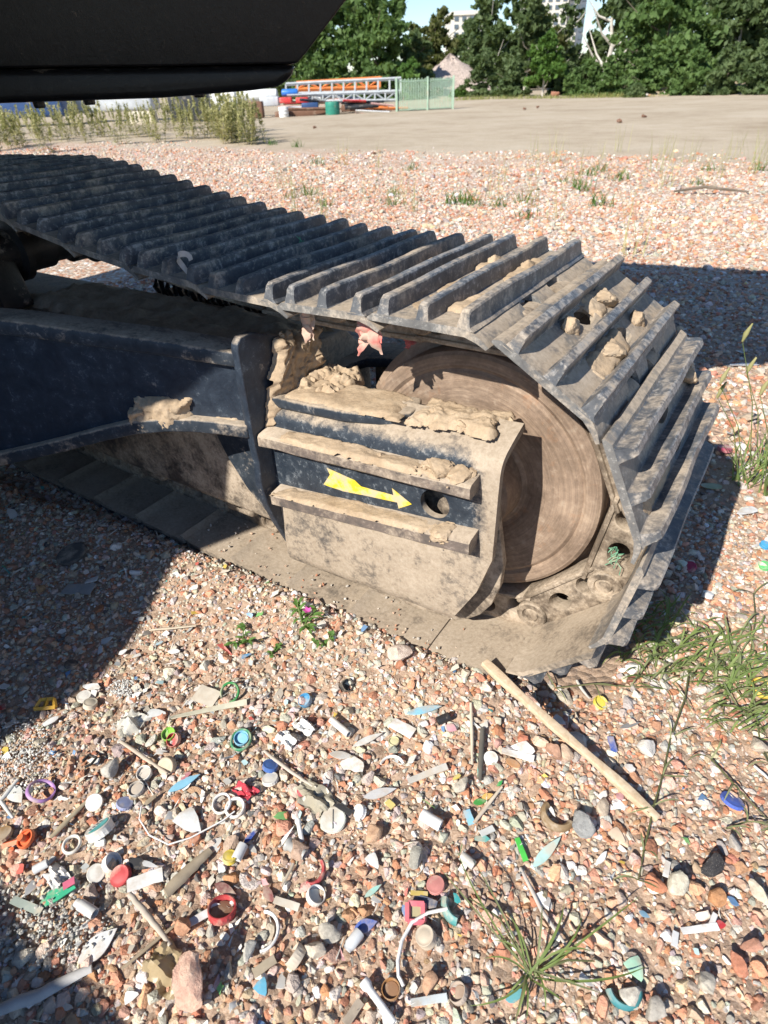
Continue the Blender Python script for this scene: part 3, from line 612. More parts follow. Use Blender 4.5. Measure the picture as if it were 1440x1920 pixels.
def flakes(n, x0, x1, y0, y1, d0, d1):
    x = RNG.uniform(x0, x1, n); y = RNG.uniform(y0, y1, n); ok = ~((x < .45) & (y > -.02) & (y < .53)); d = np.stack([x, y], 1) - CAM[:2]; f = d @ HF[:2]; s = d @ HR[:2]
    ok &= (f > .05) & (np.abs(s) < f * .95 + .75) & (RNG.random(n) < .25 + 1.1 * vn(x + 5, y + 2, 1.7) * (x < .45)); x, y = x[ok], y[ok]; n = len(x)
    sz = RNG.uniform(d0, d1, n) * .5 * np.exp(RNG.normal(0, .3, n)); pr = np.array([5, 5, 4, 4, 3, 2, 3, .7, .7, .5, .4, .4, .3, .7]); pick = RNG.choice(len(FP), n, p=pr / pr.sum())
    return np.stack([x, y, ground_h(x, y) + .006 + RNG.uniform(0, .006, n)], 1), np.stack([RNG.normal(0, .35, n), RNG.normal(0, .35, n), RNG.uniform(0, 6.28, n)], 1), np.stack([sz, sz, sz], 1), np.c_[FP[pick] * RNG.uniform(.8, 1.05, (n, 1)), np.ones(n)]
fb = [flakes(3000, -1.5, 1.1, -1.2, .1, .008, .030), flakes(1300, -3, 2.2, .6, 4.5, .012, .04), flakes(1000, -6, 3, 4, 9, .02, .06)]
P_, R_, S_, C_ = (np.concatenate([b[i] for b in fb]) for i in range(4))
lit = scatter('litter_flakes', P_, R_, S_, C_, RNG.integers(0, 8, len(P_)).astype(np.int32), [flake_mesh(i) for i in range(8)], flake_material())
tag(lit, 'tiny broken plastic and paper flakes strewn through the gravel', 'litter', kind='stuff')

# ------------------------------------------------------------------ background: yard, fence, trees, buildings
def far_ground(px, py):
    q = on_w(px, py, -.38); return Vector((q[0], q[1], -.38))
def dist(q): return float((np.array(q) - CAM) @ HF)
def at_d(x, y, D): q = on_d(x, y, D); return Vector(q)
def root_at(name, label, cat, loc, group=None):
    o = empty(name, loc); tag(o, label, cat, group); return o
def wpart(o, root):                       # world-space mesh under a translated root
    o.parent = root; o.matrix_parent_inverse = Matrix.Translation(-Vector(root.location)); return o
for n_, c_, r_ in (('green_paint', (.30, .42, .32), .5), ('grey_steel', (.42, .45, .47), .5), ('white_paint', (.72, .73, .72), .5), ('orange_paint', (.62, .20, .06), .5), ('blue_plastic', (.03, .16, .52), .4), ('red_plastic', (.55, .05, .05), .4),
                   ('brown_rust', (.16, .085, .055), .8), ('dark_panel', (.035, .038, .042), .5), ('green_drum', (.03, .22, .16), .5), ('silver', (.52, .55, .58), .35), ('cream', (.66, .60, .48), .7), ('pink', (.60, .36, .33), .7), ('navy', (.03, .07, .18), .4)):
    M[n_] = plain(n_, c_, r_, .15, 6, .1, .15)
# fence of green pickets
fa, fbp = far_ground(744, 211), far_ground(849, 205)
FN = root_at('picket_fence', 'pale green metal picket fence at the edge of the dirt lot', 'fence', fa)
fh = at_d(744, 147, dist(fa)).z - fa.z
for t in (0, .54, 1):
    q = fa.lerp(fbp, t); wpart(MB().beam(q, q + Vector((0, 0, fh * 1.02)), .075).obj('post', M['green_paint']), FN)
for hh in (.06, .90): wpart(MB().beam(fa + Vector((0, 0, fh * hh)), fbp + Vector((0, 0, fh * hh)), .03).obj('rail', M['green_paint']), FN)
for i in range(1, 34):
    if i in (18,): continue
    q = fa.lerp(fbp, i / 34); wpart(MB().beam(q + Vector((0, 0, .05)), q + Vector((0, 0, fh * (.97 + .02 * math.sin(i * 3)))), .030).obj('picket', M['green_paint']), FN)
# steel trusses leaning on each other
def quadpx(D, pts, th): return [at_d(x, y, D) for x, y in pts]
def truss(name, label, D, x0, x1, ya0, ya1, yb0, yb1, n, mat, th, diag):
    b = at_d(x0, yb0, D); rt = root_at(name, label, 'truss', b)
    A = lambda t: at_d(x0 + (x1 - x0) * t, ya0 + (ya1 - ya0) * t, D); B = lambda t: at_d(x0 + (x1 - x0) * t, yb0 + (yb1 - yb0) * t, D)
    wpart(MB().beam(A(0), A(1), th).obj('chord', M[mat]), rt); wpart(MB().beam(B(0), B(1), th).obj('chord', M[mat]), rt)
    for i in range(n + 1): wpart(MB().beam(A(i / n), B(i / n), th * .8).obj('upright', M[mat]), rt)
    if diag:
        for i in range(n): wpart(MB().beam(A(i / n) if i % 2 else B(i / n), B((i + 1) / n) if i % 2 else A((i + 1) / n), th * .55).obj('brace', M[mat]), rt)
    return rt
DT = dist(far_ground(640, 212))
truss('ladder_truss', 'long pale grey steel ladder frame standing on the scrap rack', DT + .6, 536, 752, 158, 147, 176, 171, 10, 'grey_steel', .085, False)
truss('steel_truss', 'grey lattice truss with diagonal braces lying on the scrap', DT, 566, 742, 178, 172, 190, 188, 9, 'grey_steel', .075, True)
truss('steel_rack', 'orange steel rack standing behind the grey truss', DT + 2.2, 556, 712, 156, 147, 168, 164, 7, 'orange_paint', .11, True)
wpart(MB().beam(at_d(640, 152, DT + 1.5), at_d(716, 145, DT + 1.5), .05).obj('orange_bar', M['orange_paint']), bpy.data.objects['steel_rack'])
def boxpx(name, label, cat, x0, y0, x1, y1, D, depth, mat, bevel=.03):
    a, b = at_d(x0, y1, D), at_d(x1, y0, D); wd = (b - a).xy.length; c = (a + b) / 2; c.z = a.z; h_ = b.z - a.z
    m = MB().box((-wd / 2, 0, 0), (wd / 2, depth, h_)).mesh(name); beveled(m, min(bevel, h_ * .2, wd * .2), 2)
    o = link(name, m, M[mat], loc=c, rot=(0, 0, math.atan2(HR[1], HR[0]))); tag(o, label, cat); return o
def cylpx(name, label, cat, x0, y0, x1, y1, D, mat, axis='h', ribs=0):
    a, b = at_d(x0, y1, D), at_d(x1, y0, D); wd = (b - a).xy.length; h_ = b.z - a.z; c = (a + b) / 2
    if axis == 'h':
        r = h_ / 2; pr = [(0, -wd / 2 - r * .25), (r * .6, -wd / 2 - r * .18), (r * .95, -wd / 2), (r, -wd / 2 + r * .1), (r, wd / 2 - r * .1), (r * .95, wd / 2), (r * .6, wd / 2 + r * .18), (0, wd / 2 + r * .25)]; ax = HR
    else:
        r = wd / 2; pr = [(0, -h_ / 2), (r * .96, -h_ / 2), (r, -h_ / 2 + .03), (r, -h_ * .17), (r * 1.03, -h_ * .15), (r, -h_ * .13), (r, h_ * .16), (r * 1.03, h_ * .18), (r, h_ * .2), (r, h_ / 2 - .03), (r * .96, h_ / 2), (r * .9, h_ / 2 - .02), (0, h_ / 2 - .02)]; ax = (0, 0, 1)
    o = MB().lathe(pr, (0, 0, 0), ax, 28).obj(name, M[mat], sm=40, loc=c); tag(o, label, cat); return o
DL = dist(far_ground(430, 222))
cylpx('storage_tank', 'white horizontal storage tank lying behind the weeds', 'tank', 440, 166, 518, 192, DL + 1.5, 'white_paint')
cylpx('drum', 'blue plastic drum lying on top of the scrap heap', 'drum', 530, 166, 557, 181, DT - .3, 'blue_plastic')
cylpx('drum', 'dark green metal drum standing in front of the truss', 'drum', 611, 190, 636, 216, DT - 1.5, 'green_drum', 'v')
boxpx('crate', 'red plastic crate below the blue drum, left one', 'crate', 524, 182, 546, 194, DT - .6, .5, 'red_plastic')
boxpx('crate', 'red plastic crate below the blue drum, right one', 'crate', 555, 182, 577, 194, DT - .5, .5, 'red_plastic')
boxpx('steel_box', 'grey steel box beside the red crates', 'box', 488, 181, 521, 200, DT - .2, .6, 'silver')
boxpx('plinth', 'brown rusty steel base beam under the scrap heap', 'beam', 516, 206, 612, 222, DT - 1.2, .3, 'brown_rust')
boxpx('plinth', 'brown rusty steel base beam beside the green drum', 'beam', 640, 194, 725, 210, DT - .9, .3, 'brown_rust')
boxpx('timber_board', 'long pale board lying on the ground before the scrap', 'board', 486, 229, 640, 235, DT - 2.4, .2, 'cream', .01)
boxpx('timber_board', 'white board lying on the ground near the fence', 'board', 640, 214, 748, 220, DT - 1.6, .2, 'white_paint', .01)
boxpx('timber_board', 'pink board lying across the middle of the scrap heap', 'board', 520, 195, 640, 199, DT - .9, .25, 'pink', .01)
boxpx('timber_board', 'white board lying across the scrap beside the pink one', 'board', 600, 186, 690, 190, DT - .6, .25, 'white_paint', .01)
boxpx('motor_block', 'dark motor block lying on the scrap heap', 'motor', 566, 192, 596, 208, DT - 1.1, .3, 'navy')
boxpx('scrap_sheet', 'black steel panel lying on the scrap under the truss', 'panel', 640, 188, 720, 196, DT - .4, .4, 'dark_panel')
boxpx('wooden_pallet', 'tan wooden pallet among the scrap beside the green drum', 'pallet', 676, 198, 728, 205, DT - 1.0, .4, 'orange_paint')
cylpx('gas_bottle', 'white gas bottle standing left of the scrap heap', 'bottle', 524, 200, 540, 220, DT - 1.4, 'white_paint', 'v')
boxpx('white_tarp', 'white tarpaulin bundle hanging in front of the tank', 'tarp', 402, 170, 440, 208, DL, .3, 'white_paint', .08)
tb = boxpx('liquid_tote', 'white plastic liquid tote with wire cage beside the tarp', 'tote', 382, 172, 402, 206, DL + .2, .5, 'white_paint')
for i in range(5):
    a, b = at_d(381, 174 + i * 7, DL + .18), at_d(403, 174 + i * 7, DL + .18); q = MB().beam(a, b, .02).obj('cage_bar', M['grey_steel']); q.parent = tb; q.matrix_parent_inverse = (Matrix.Translation(tb.location) @ Euler(tb.rotation_euler).to_matrix().to_4x4()).inverted()
boxpx('steel_cabinet', 'black steel cabinet standing among the tall weeds', 'cabinet', 322, 160, 384, 228, DL - 1.2, .6, 'dark_panel')
boxpx('site_trailer', 'silver trailer body parked behind the weeds', 'trailer', 120, 160, 278, 214, DL + 1, 1.2, 'silver', .12)
boxpx('low_wall', 'cream block lying on the ground before the trailer', 'block', 240, 208, 288, 236, DL - .8, .4, 'cream')
boxpx('parked_truck', 'dark blue truck bed parked at the far left', 'truck', -60, 170, 108, 226, DL - .5, 1.4, 'navy', .1)
boxpx('pipe_stack', 'rusty pink pump block beside the weeds', 'pump', 466, 190, 490, 222, DL - .6, .5, 'brown_rust')

def leaf_material(name, c0, c1, c2):
    k = NT(name); co = k.coord(True); g = k.n('ShaderNodeNewGeometry')
    n1 = k.noise(co, 1.3, 4, .6); n2 = k.noise(co, 9, 2)
    c = k.ramp(k.math('ADD', k.math('MULTIPLY', n1, .6), k.math('MULTIPLY', n2, .4)), [(.32, c0), (.5, c1), (.68, c2)])
    k.set(k.p.inputs['Base Color'], c); k.p.inputs['Roughness'].default_value = .6; k.p.inputs['Specular IOR Level'].default_value = .25
    tr = k.n('ShaderNodeBsdfTranslucent'); k.set(tr.inputs[0], k.mix(.5, c, (.25, .35, .04))); ms = k.n('ShaderNodeMixShader'); ms.inputs[0].default_value = .33
    k.l(k.p.outputs[0], ms.inputs[1]); k.l(tr.outputs[0], ms.inputs[2]); k.l(ms.outputs[0], k.out.inputs[0]); return k.m
M['leaf_g'] = leaf_material('leaf_green', (.056, .100, .032), (.100, .170, .052), (.165, .245, .080))
M['leaf_d'] = leaf_material('leaf_dark', (.054, .088, .038), (.095, .140, .058), (.150, .195, .082))
M['leaf_o'] = leaf_material('leaf_olive', (.055, .065, .022), (.10, .11, .038), (.16, .16, .06))
M['leaf_b'] = leaf_material('leaf_bright', (.045, .10, .022), (.085, .17, .035), (.15, .25, .06))
M['straw'] = leaf_material('straw', (.30, .24, .11), (.42, .34, .17), (.52, .44, .25))
M['weed'] = leaf_material('weed_olive', (.25, .26, .11), (.42, .40, .19), (.58, .52, .30))
M['bark'] = plain('bark', (.16, .13, .10), .9, .3, 8, .5); M['bark_pale'] = plain('pale_bark', (.50, .47, .42), .9, .25, 8, .4)
def leaves_mesh(name, blobs, n, size, seed):
    """blobs: (centre, radii); leaf-sized faces in clumps"""
    rg = np.random.default_rng(seed); V_ = []; vol = np.array([r[0] * r[1] * r[2] for c, r in blobs]) ** .75; cnt = (n * vol / vol.sum()).astype(int)
    for (c, r), m in zip(blobs, cnt):
        nc = max(6, m // 26); d = rg.normal(size=(nc, 3)); d /= np.linalg.norm(d, axis=1)[:, None]; rad = rg.random(nc) ** .40
        cc = np.array(c) + d * rad[:, None] * np.array(r) * (1 + .25 * rg.normal(size=(nc, 1)) * .6)
        k_ = rg.integers(0, nc, m); p0 = cc[k_] + rg.normal(size=(m, 3)) * np.array(r) * .13
        a = rg.normal(size=(m, 3)); a /= np.linalg.norm(a, axis=1)[:, None]; b = np.cross(a, rg.normal(size=(m, 3))); b /= np.linalg.norm(b, axis=1)[:, None]
        s = size * rg.uniform(.55, 1.3, (m, 1)); V_.append(np.stack([p0 - a * s, p0 + b * s * .55, p0 + a * s, p0 - b * s * .55], 1))
    V_ = np.concatenate(V_).reshape(-1, 3); me = bpy.data.meshes.new(name); me.from_pydata(V_.tolist(), [], np.arange(len(V_)).reshape(-1, 4).tolist()); return me
def tree(name, label, px, base_y, D, xw, ytop, mat, seed, n=2600, leaf=.13, bark='bark', crown_lo=.06, trunk=True, group='trees behind the lot', cat='tree', limbs=5, thick=1.0, dens=1.0):
    """px centre column, base_y ground row, xw half width in photo px, ytop crown top row"""
    D *= 1.45; leaf *= 1.4; b = at_d(px, base_y, D); b.z = -.38; t = at_d(px, ytop, D); h = t.z - b.z; wd = (at_d(px + xw, base_y, D) - b).length
    rt = root_at(name, label, cat, b, group); rg = np.random.default_rng(seed)
    blobs = []; nb = 10; n = int(n * 2.0); wd *= 1.12
    for i in range(nb):
        f = crown_lo + (1 - crown_lo) * (i + .5) / nb; wf = math.sin(math.pi * min(1, .22 + .74 * f)) ** .6
        for j in range(2):
            a = rg.uniform(0, 6.28); rr = wd * wf * rg.uniform(.1, .7)
            blobs.append(((math.cos(a) * rr, math.sin(a) * rr * .8, h * f), (wd * wf * rg.uniform(.35, .6), wd * wf * .5, h / nb * rg.uniform(.8, 1.5))))
    if crown_lo < .05:
        for j in range(7): blobs.append(((wd * rg.uniform(-.8, .8), wd * rg.uniform(-.4, .4), h * .07), (wd * .42, wd * .4, h * .11)))
    link('crown', leaves_mesh('crown', blobs, int(n * dens), leaf, seed), M[mat], rt)
    if trunk:
        m = MB(); r0 = .035 * h ** .7 * thick; top_ = h * .82; pts = [Vector((rg.normal() * .04 * h * (i / 5), rg.normal() * .03 * h * (i / 5), top_ * i / 5 - .1)) for i in range(6)]
        m.tube(pts, r0, 7, [1, .85, .7, .5, .35, .12])
        for i in range(limbs):
            s = pts[1 + i % 4]; a = rg.uniform(0, 6.28); l = wd * rg.uniform(.5, .9); e = s + Vector((math.cos(a) * l, math.sin(a) * l, h * rg.uniform(.12, .32))); md = s.lerp(e, .5) + Vector((0, 0, -.04 * h)); m.tube([s, md, e], r0 * .45, 5, [1, .7, .25])
        m.obj('trunk', M[bark], rt, sm=60)
    return rt
GT = 'trees behind the lot'
for i, (px, yt, xw, mt, lb) in enumerate([(560, -40, 80, 'leaf_d', 'dark tree crown behind the counterweight corner'), (650, -90, 80, 'leaf_d', 'tall dark tree rising behind the first dense tree'), (935, 40, 60, 'leaf_d', 'dark backing tree between heap and tower'), (1025, 95, 60, 'leaf_d', 'low dark backing tree below the tower'), (1105, 62, 55, 'leaf_d', 'low dark backing tree below the white limbs'), (1290, -130, 100, 'leaf_d', 'tall dark backing tree at the right'), (1400, -140, 100, 'leaf_g', 'tall green backing tree at the right edge'), (1180, -40, 60, 'leaf_d', 'dark backing tree behind the white limbs'), (870, 110, 40, 'leaf_d', 'low dark tree right of the heap')]):
    tree('leafy_tree', lb, px, 165, 44, xw, yt, mt, 80 + i, 2600, .20, crown_lo=.0); GB = 'bushes along the far edge of the lot'
tree('leafy_tree', 'dense dark green tree behind the scrap yard, beside the machine', 610, 176, 33, 75, -70, 'leaf_g', 1, 5200, .15, crown_lo=.02)
tree('leafy_tree', 'dark green tree with bright shoots behind the picket fence', 715, 176, 32, 68, -30, 'leaf_g', 2, 4600, .15, crown_lo=.02)
tree('leafy_tree', 'small green tree at the left of the gravel heap', 775, 172, 34, 42, 62, 'leaf_d', 3, 2600, .14, crown_lo=.02)
tree('leafy_tree', 'olive brown tree standing behind the gravel heap', 818, 120, 46, 42, 22, 'leaf_o', 4, 2600, .17)
tree('leafy_tree', 'tall thin dark tree in front of the pale apartment block', 915, 165, 40, 52, -40, 'leaf_d', 5, 2400, .15, 'bark_pale', .15)
tree('leafy_tree', 'tall sparse tree left of the white tower', 985, 165, 38, 50, -80, 'leaf_d', 6, 2300, .15, 'bark_pale', .18)
tree('leafy_tree', 'grey green tree covering the foot of the cream tower', 1010, 165, 42, 55, 20, 'leaf_o', 31, 1500, .17, 'bark_pale', .1)
tree('leafy_tree', 'thin tree standing before the pale apartment block', 872, 165, 45, 34, 45, 'leaf_d', 32, 1200, .16, 'bark_pale', .1)
tree('leafy_tree', 'tall sparse tree covering the white tower slab', 1055, 165, 43, 40, -10, 'leaf_d', 33, 900, .16, 'bark_pale', .1)
tree('leafy_tree', 'light green young tree with pale stem before the dark hedge', 1018, 172, 27, 33, 66, 'leaf_b', 7, 2000, .10, 'bark_pale', .25)
tree('leafy_tree', 'white limbed tree with thin foliage right of the tower', 1130, 160, 31, 62, -120, 'leaf_d', 8, 1300, .13, 'bark_pale', .45, limbs=9, thick=1.3)
tree('leafy_tree', 'broad bright green tree above the right hand bushes', 1235, 160, 27, 95, -60, 'leaf_g', 9, 6200, .125, crown_lo=.04)
tree('leafy_tree', 'dark tree with pale leaning stem at the right edge', 1370, 150, 26, 75, -110, 'leaf_d', 10, 4200, .12, 'bark_pale', .10, limbs=7)
tree('leafy_tree', 'tall dark tree rising behind the broad bright tree', 1200, 150, 36, 80, -170, 'leaf_d', 13, 3600, .16, crown_lo=.2)
tree('leafy_tree', 'dark green tree beyond the right edge of the lot', 1470, 150, 23, 60, -90, 'leaf_d', 14, 3200, .12, crown_lo=.02)
for i, (px, by, D, xw, yt, mt, lb) in enumerate([(600, 182, 29, 50, 110, 'leaf_g', 'green bush behind the orange rack'), (690, 182, 29, 45, 118, 'leaf_g', 'green bush behind the grey truss'), (770, 182, 30, 32, 112, 'leaf_b', 'bright green bush behind the picket fence'),
        (905, 184, 30, 42, 95, 'leaf_d', 'dark bush right of the gravel heap'), (960, 184, 28, 34, 108, 'leaf_d', 'dark bush left of the light green young tree'), (1060, 180, 28, 34, 120, 'leaf_d', 'shadowy bush right of the light green young tree'), (1095, 180, 26, 36, 112, 'leaf_g', 'low green bush under the white limbed tree'),
        (1150, 178, 25, 40, 96, 'leaf_g', 'green bush under the right end of the white limbed tree'), (1215, 176, 24, 46, 88, 'leaf_g', 'wide green bush before the broad bright tree'), (1290, 170, 23, 46, 92, 'leaf_g', 'green bush above the dry grass bank'), (1360, 162, 22, 40, 84, 'leaf_d', 'dark green bush above the rubble bank'), (1425, 158, 21, 36, 78, 'leaf_d', 'dark green bush at the right edge of the photo'), (860, 186, 31, 18, 168, 'leaf_b', 'low pale bush at the foot of the gravel heap'), (1190, 180, 23, 16, 160, 'leaf_d', 'small dark rounded shrub beside the dry grass')]):
    tree('bush', lb, px, by, D, xw, yt, mt, 40 + i, 1500, .095, trunk=True, crown_lo=0, group=GB, cat='bush', limbs=3)
# heap of gravel behind the fence
hb = at_d(842, 172, 52); hb.z = -.45; hp = at_d(820, 104, 52); hm = MB(); HN = 26
pts = []
for i in range(HN):
    for j in range(10):
        a = 2 * math.pi * i / HN; f = j / 9; r = 3.4 * f * (1 + .18 * math.sin(a * 3 + 1)); pts.append((r * math.cos(a) * (.8 if math.cos(a) * HR[0] + math.sin(a) * HR[1] < 0 else 1.0), r * math.sin(a), (hp.z - hb.z) * (1 - f) ** .9 + .12 * math.sin(i * 2.7 + j * 1.9)))
fs_ = [(i * 10 + j, i * 10 + j + 1, ((i + 1) % HN) * 10 + j + 1, ((i + 1) % HN) * 10 + j) for i in range(HN) for j in range(9)]
M['heap'] = plain('heap_gravel', (.40, .33, .29), .95, .35, 9, .8); hm.add(pts, fs_)
tag(hm.obj('gravel_heap', M['heap'], sm=50, loc=hb), 'pale pinkish gravel heap behind the picket fence', 'gravel heap')
# low bank with dry grass and rubble at the right edge
bk = MB(); bx_ = []
for i in range(24):
    t = i / 23; q = far_ground(1195 + 330 * t, 181 - 8 * t); up_ = .1 + .42 * t
    bx_ += [q + Vector((0, 0, -.05)), q + Vector(HF) * .8 + Vector((0, 0, up_ * .6 + .05 * math.sin(i * 1.7))), q + Vector(HF) * 2.2 + Vector((0, 0, up_ + .07 * math.sin(i * 2.3))), q + Vector(HF) * 9 + Vector((0, 0, up_ * .8))]
bk.add(bx_, [(i * 4 + j, (i + 1) * 4 + j, (i + 1) * 4 + j + 1, i * 4 + j + 1) for i in range(23) for j in range(3)])
M['bank'] = plain('bank_soil', (.36, .29, .20), .95, .3, 3, .6); tag(bk.obj('earth_bank', M['bank'], sm=60), kind='structure')
def blades_mesh(name, n, hgt, spread, wid, seed, lean=.5, curl=.5, segs=4):
    rg = np.random.default_rng(seed); m = MB()
    for i in range(n):
        a = rg.uniform(0, 6.28); b0 = Vector((rg.normal() * spread, rg.normal() * spread, 0)); L = hgt * rg.uniform(.55, 1.1); d = Vector((math.cos(a), math.sin(a), 0)); sd_ = Vector((-d.y, d.x, 0)); ln = lean * rg.uniform(.2, 1.2); vs_ = []
        for k in range(segs + 1):
            t = k / segs; c = b0 + d * (ln * L * t + curl * L * t * t * .5) + Vector((0, 0, L * t * (1 - curl * .45 * t))); w_ = wid * (1 - t ** 1.6) + .0003; vs_ += [c - sd_ * w_, c + sd_ * w_]
        m.add(vs_, [(2 * k, 2 * k + 1, 2 * k + 3, 2 * k + 2) for k in range(segs)])
    return m.mesh(name)
for i in range(11):
    t = i / 10; q = far_ground(1205 + 240 * t, 180 - 7 * t) + Vector(HF) * (.8 + (i % 3) * .5); q.z = -.38 + (.1 + .42 * t) * .75
    tag(link('dry_grass', blades_mesh('dry_grass', 60, .42, .22, .012, 200 + i, .5), M['straw'], loc=q), 'tuft of straw coloured dry grass on the rubble bank', 'grass tuft', 'dry grass tufts on the bank')
rkm = [rock_mesh('rubble', 60 + i) for i in range(4)]; M['rub'] = plain('rubble_concrete', (.52, .47, .42), .9, .3, 4, .5); M['brickc'] = plain('rubble_brick', (.42, .20, .13), .9, .3, 6, .5)
for i in range(26):
    t = RNG.random(); q = far_ground(1215 + 225 * t, 181 - 8 * t) + Vector(HF) * RNG.uniform(.1, .9); q.z = -.36 + .22 * t * RNG.random(); me = rkm[i % 4].copy(); me.materials.append(M['rub' if i % 3 else 'brickc']); s = RNG.uniform(.07, .17)
    o = link('rubble_stone', me, loc=q, rot=(0, 0, i)); o.scale = (s, s, s); tag(o, 'pale broken rubble piece lying along the bank' if i % 3 else 'reddish brick rubble piece lying along the bank', 'rubble', 'rubble along the bank')
q = far_ground(1039, 182); o = link('boulder', rock_mesh('boulder', 77, 3), M['brickc'], loc=q + Vector((0, 0, .12))); o.scale = (.34, .3, .3); tag(o, 'pinkish boulder at the foot of the dark bushes', 'boulder')
# far towers
def tower(name, label, x0, x1, ytop, D, depth, wallc, cols, rows):
    a, b = at_d(x0, 150, D), at_d(x1, 150, D); t = at_d((x0 + x1) / 2, ytop, D).z; wd = (b - a).length; c = (a + b) / 2; c.z = -.5
    rt = root_at(name, label, 'building', c); rt.rotation_euler = (0, 0, math.atan2(HR[1], HR[0]))
    MB().box((-wd / 2, 0, 0), (wd / 2, depth, t + .5)).obj('wall', wallc, rt)
    MB().box((-wd / 2 - .3, -.3, t + .5), (wd / 2 + .3, depth + .3, t + 1.1)).obj('roof', wallc, rt)
    wm = MB().box((-.5, -.12, -.5), (.5, .05, .5)).mesh('window'); wm.materials.append(M['winglass'])
    for i in range(cols):
        for j in range(rows):
            o = link('window', wm, parent=rt, loc=(-wd / 2 + (i + .5) * wd / cols, 0, (j + .55) * (t + .5) / rows)); o.scale = (wd / cols * .55, 1, (t + .5) / rows * .55)
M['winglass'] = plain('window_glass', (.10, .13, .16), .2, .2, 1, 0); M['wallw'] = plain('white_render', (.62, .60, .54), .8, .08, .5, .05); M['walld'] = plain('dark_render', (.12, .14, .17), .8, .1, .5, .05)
tower('apartment_block', 'pale apartment block glimpsed between the trees above the heap', 846, 900, 28, 150, 14, M['wallw'], 4, 9)
tower('apartment_tower', 'tall cream apartment tower seen above the middle trees', 985, 1050, -150, 170, 14, M['wallw'], 5, 20)
tower('apartment_tower', 'tall white tower slab with dark windows right of the cream one', 1052, 1070, -150, 172, 14, M['wallw'], 2, 20)
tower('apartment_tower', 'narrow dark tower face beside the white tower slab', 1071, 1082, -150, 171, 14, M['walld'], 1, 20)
# tall weeds behind the track on the left
def weed_meshes(seed):
    rg = np.random.default_rng(seed); st = MB(); lf = []; 
    for i in range(5):
        a = rg.uniform(0, 6.28); b0 = Vector((rg.normal() * .10, rg.normal() * .10, 0)); L = rg.uniform(.6, 1.0); e = b0 + Vector((math.cos(a) * .16, math.sin(a) * .16, L)); st.tube([b0, b0.lerp(e, .5) + Vector((.01, .01, 0)), e], .006, 4, [1, .8, .3])
        for k in range(46):
            t = rg.uniform(.05, 1.0); q = b0.lerp(e, t); aa = rg.uniform(0, 6.28); l = .16 * (1.15 - t) + .04; d = Vector((math.cos(aa) * l, math.sin(aa) * l, rg.uniform(-.02, .08))); s = Vector((-d.y, d.x, 0)).normalized() * .011 * (1 + (t < .5)); lf.append([q, q + d * .5 + s, q + d, q + d * .5 - s])
        for k in range(30):
            q = b0.lerp(e, rg.uniform(.6, 1.04)); d = Vector(rg.normal(size=3)) * .028; s = Vector(rg.normal(size=3)) * .016; lf.append([q - d, q + s, q + d, q - s])
    m2 = MB()
    for f in lf: m2.add(f, [(0, 1, 2, 3)])
    return st.mesh('stalk', 60), m2.mesh('leaves')
WM = [weed_meshes(300 + i) for i in range(5)]
for a, b in WM: a.materials.append(M['straw']); b.materials.append(M['weed'])
for i in range(64):
    if i < 46: px, py = -20 + 505 * i / 46 + RNG.uniform(-8, 8), RNG.uniform(240, 272)
    elif i < 58: px, py = RNG.uniform(400, 484), RNG.uniform(252, 272)
    else: px, py = RNG.uniform(-10, 130), RNG.uniform(270, 300)
    q = far_ground(px, py); rt = root_at('tall_weed', 'tall straw and olive weed in the row behind the track', 'weed', q, 'tall weeds behind the track'); rt.rotation_euler = (0, 0, RNG.uniform(0, 6.28)); s = RNG.uniform(.75, 1.15) * (.95 if px > 380 else .9); rt.scale = (s, s, s)
    a, b = WM[i % 5]; link('stalk', a, parent=rt); link('leaves', b, parent=rt)
TG = [blades_mesh('grass_tuft', 26, .16, .05, .0035, 400 + i, .6) for i in range(3)] + [blades_mesh('grass_tuft', 9, .40, .05, .0025, 410 + i, .25, .2) for i in range(3)]
for me in TG[:3]: me.materials.append(M['leaf_b'])
for me in TG[3:]: me.materials.append(M['weed'])
for i, (px, py, k_) in enumerate([(545, 372, 0), (690, 380, 3), (735, 385, 1), (850, 384, 0), (868, 380, 1), (880, 386, 2), (930, 388, 0), (925, 375, 3), (1000, 330, 3), (1055, 345, 1), (1075, 343, 3), (1160, 338, 0), (1250, 350, 3), (1245, 300, 4), (1165, 285, 5), (1370, 300, 3), (1425, 320, 1), (1418, 308, 4), (1330, 320, 0), (985, 410, 0), (540, 350, 3), (770, 320, 0), (1185, 480, 3), (640, 310, 4), (1005, 300, 4), (1100, 330, 0), (1290, 305, 5), (510, 272, 0), (555, 276, 1), (1440, 310, 4)] + [(RNG.uniform(500, 1440), RNG.uniform(298, 420), int(RNG.integers(0, 6))) for _ in range(26)]):
    q = gp(px, py); o = link('grass_tuft', TG[k_ if k_ < 6 else 0], loc=q, rot=(0, 0, i * 1.3)); s = RNG.uniform(.8, 1.3); o.scale = (s, s, s)
    tag(o, 'low green grass tuft on the gravel beyond the track' if k_ < 3 else 'thin upright grass stalks on the gravel beyond the track', 'grass tuft', 'small grass tufts on the far gravel')
for i, (px, py, s, lb) in enumerate([(1162, 231, .10, 'dark wood block on the dirt lot, nearer one of the right pair'), (1206, 221, .10, 'dark wood block on the dirt lot, farther one of the right pair'), (983, 206, .09, 'dark lump on the dirt lot, left of the far pair'), (1008, 202, .08, 'dark lump on the dirt lot, right of the far pair'), (590, 241, .08, 'dark lump on the dirt before the scrap yard'), (700, 289, .05, 'dark lump where the gravel meets the dirt')]):
    o = link('lump', rock_mesh('lump', 500 + i), M['brown_rust'], loc=far_ground(px, py) + Vector((0, 0, s * .4))); o.scale = (s, s * .8, s * .8); tag(o, lb, 'lump')
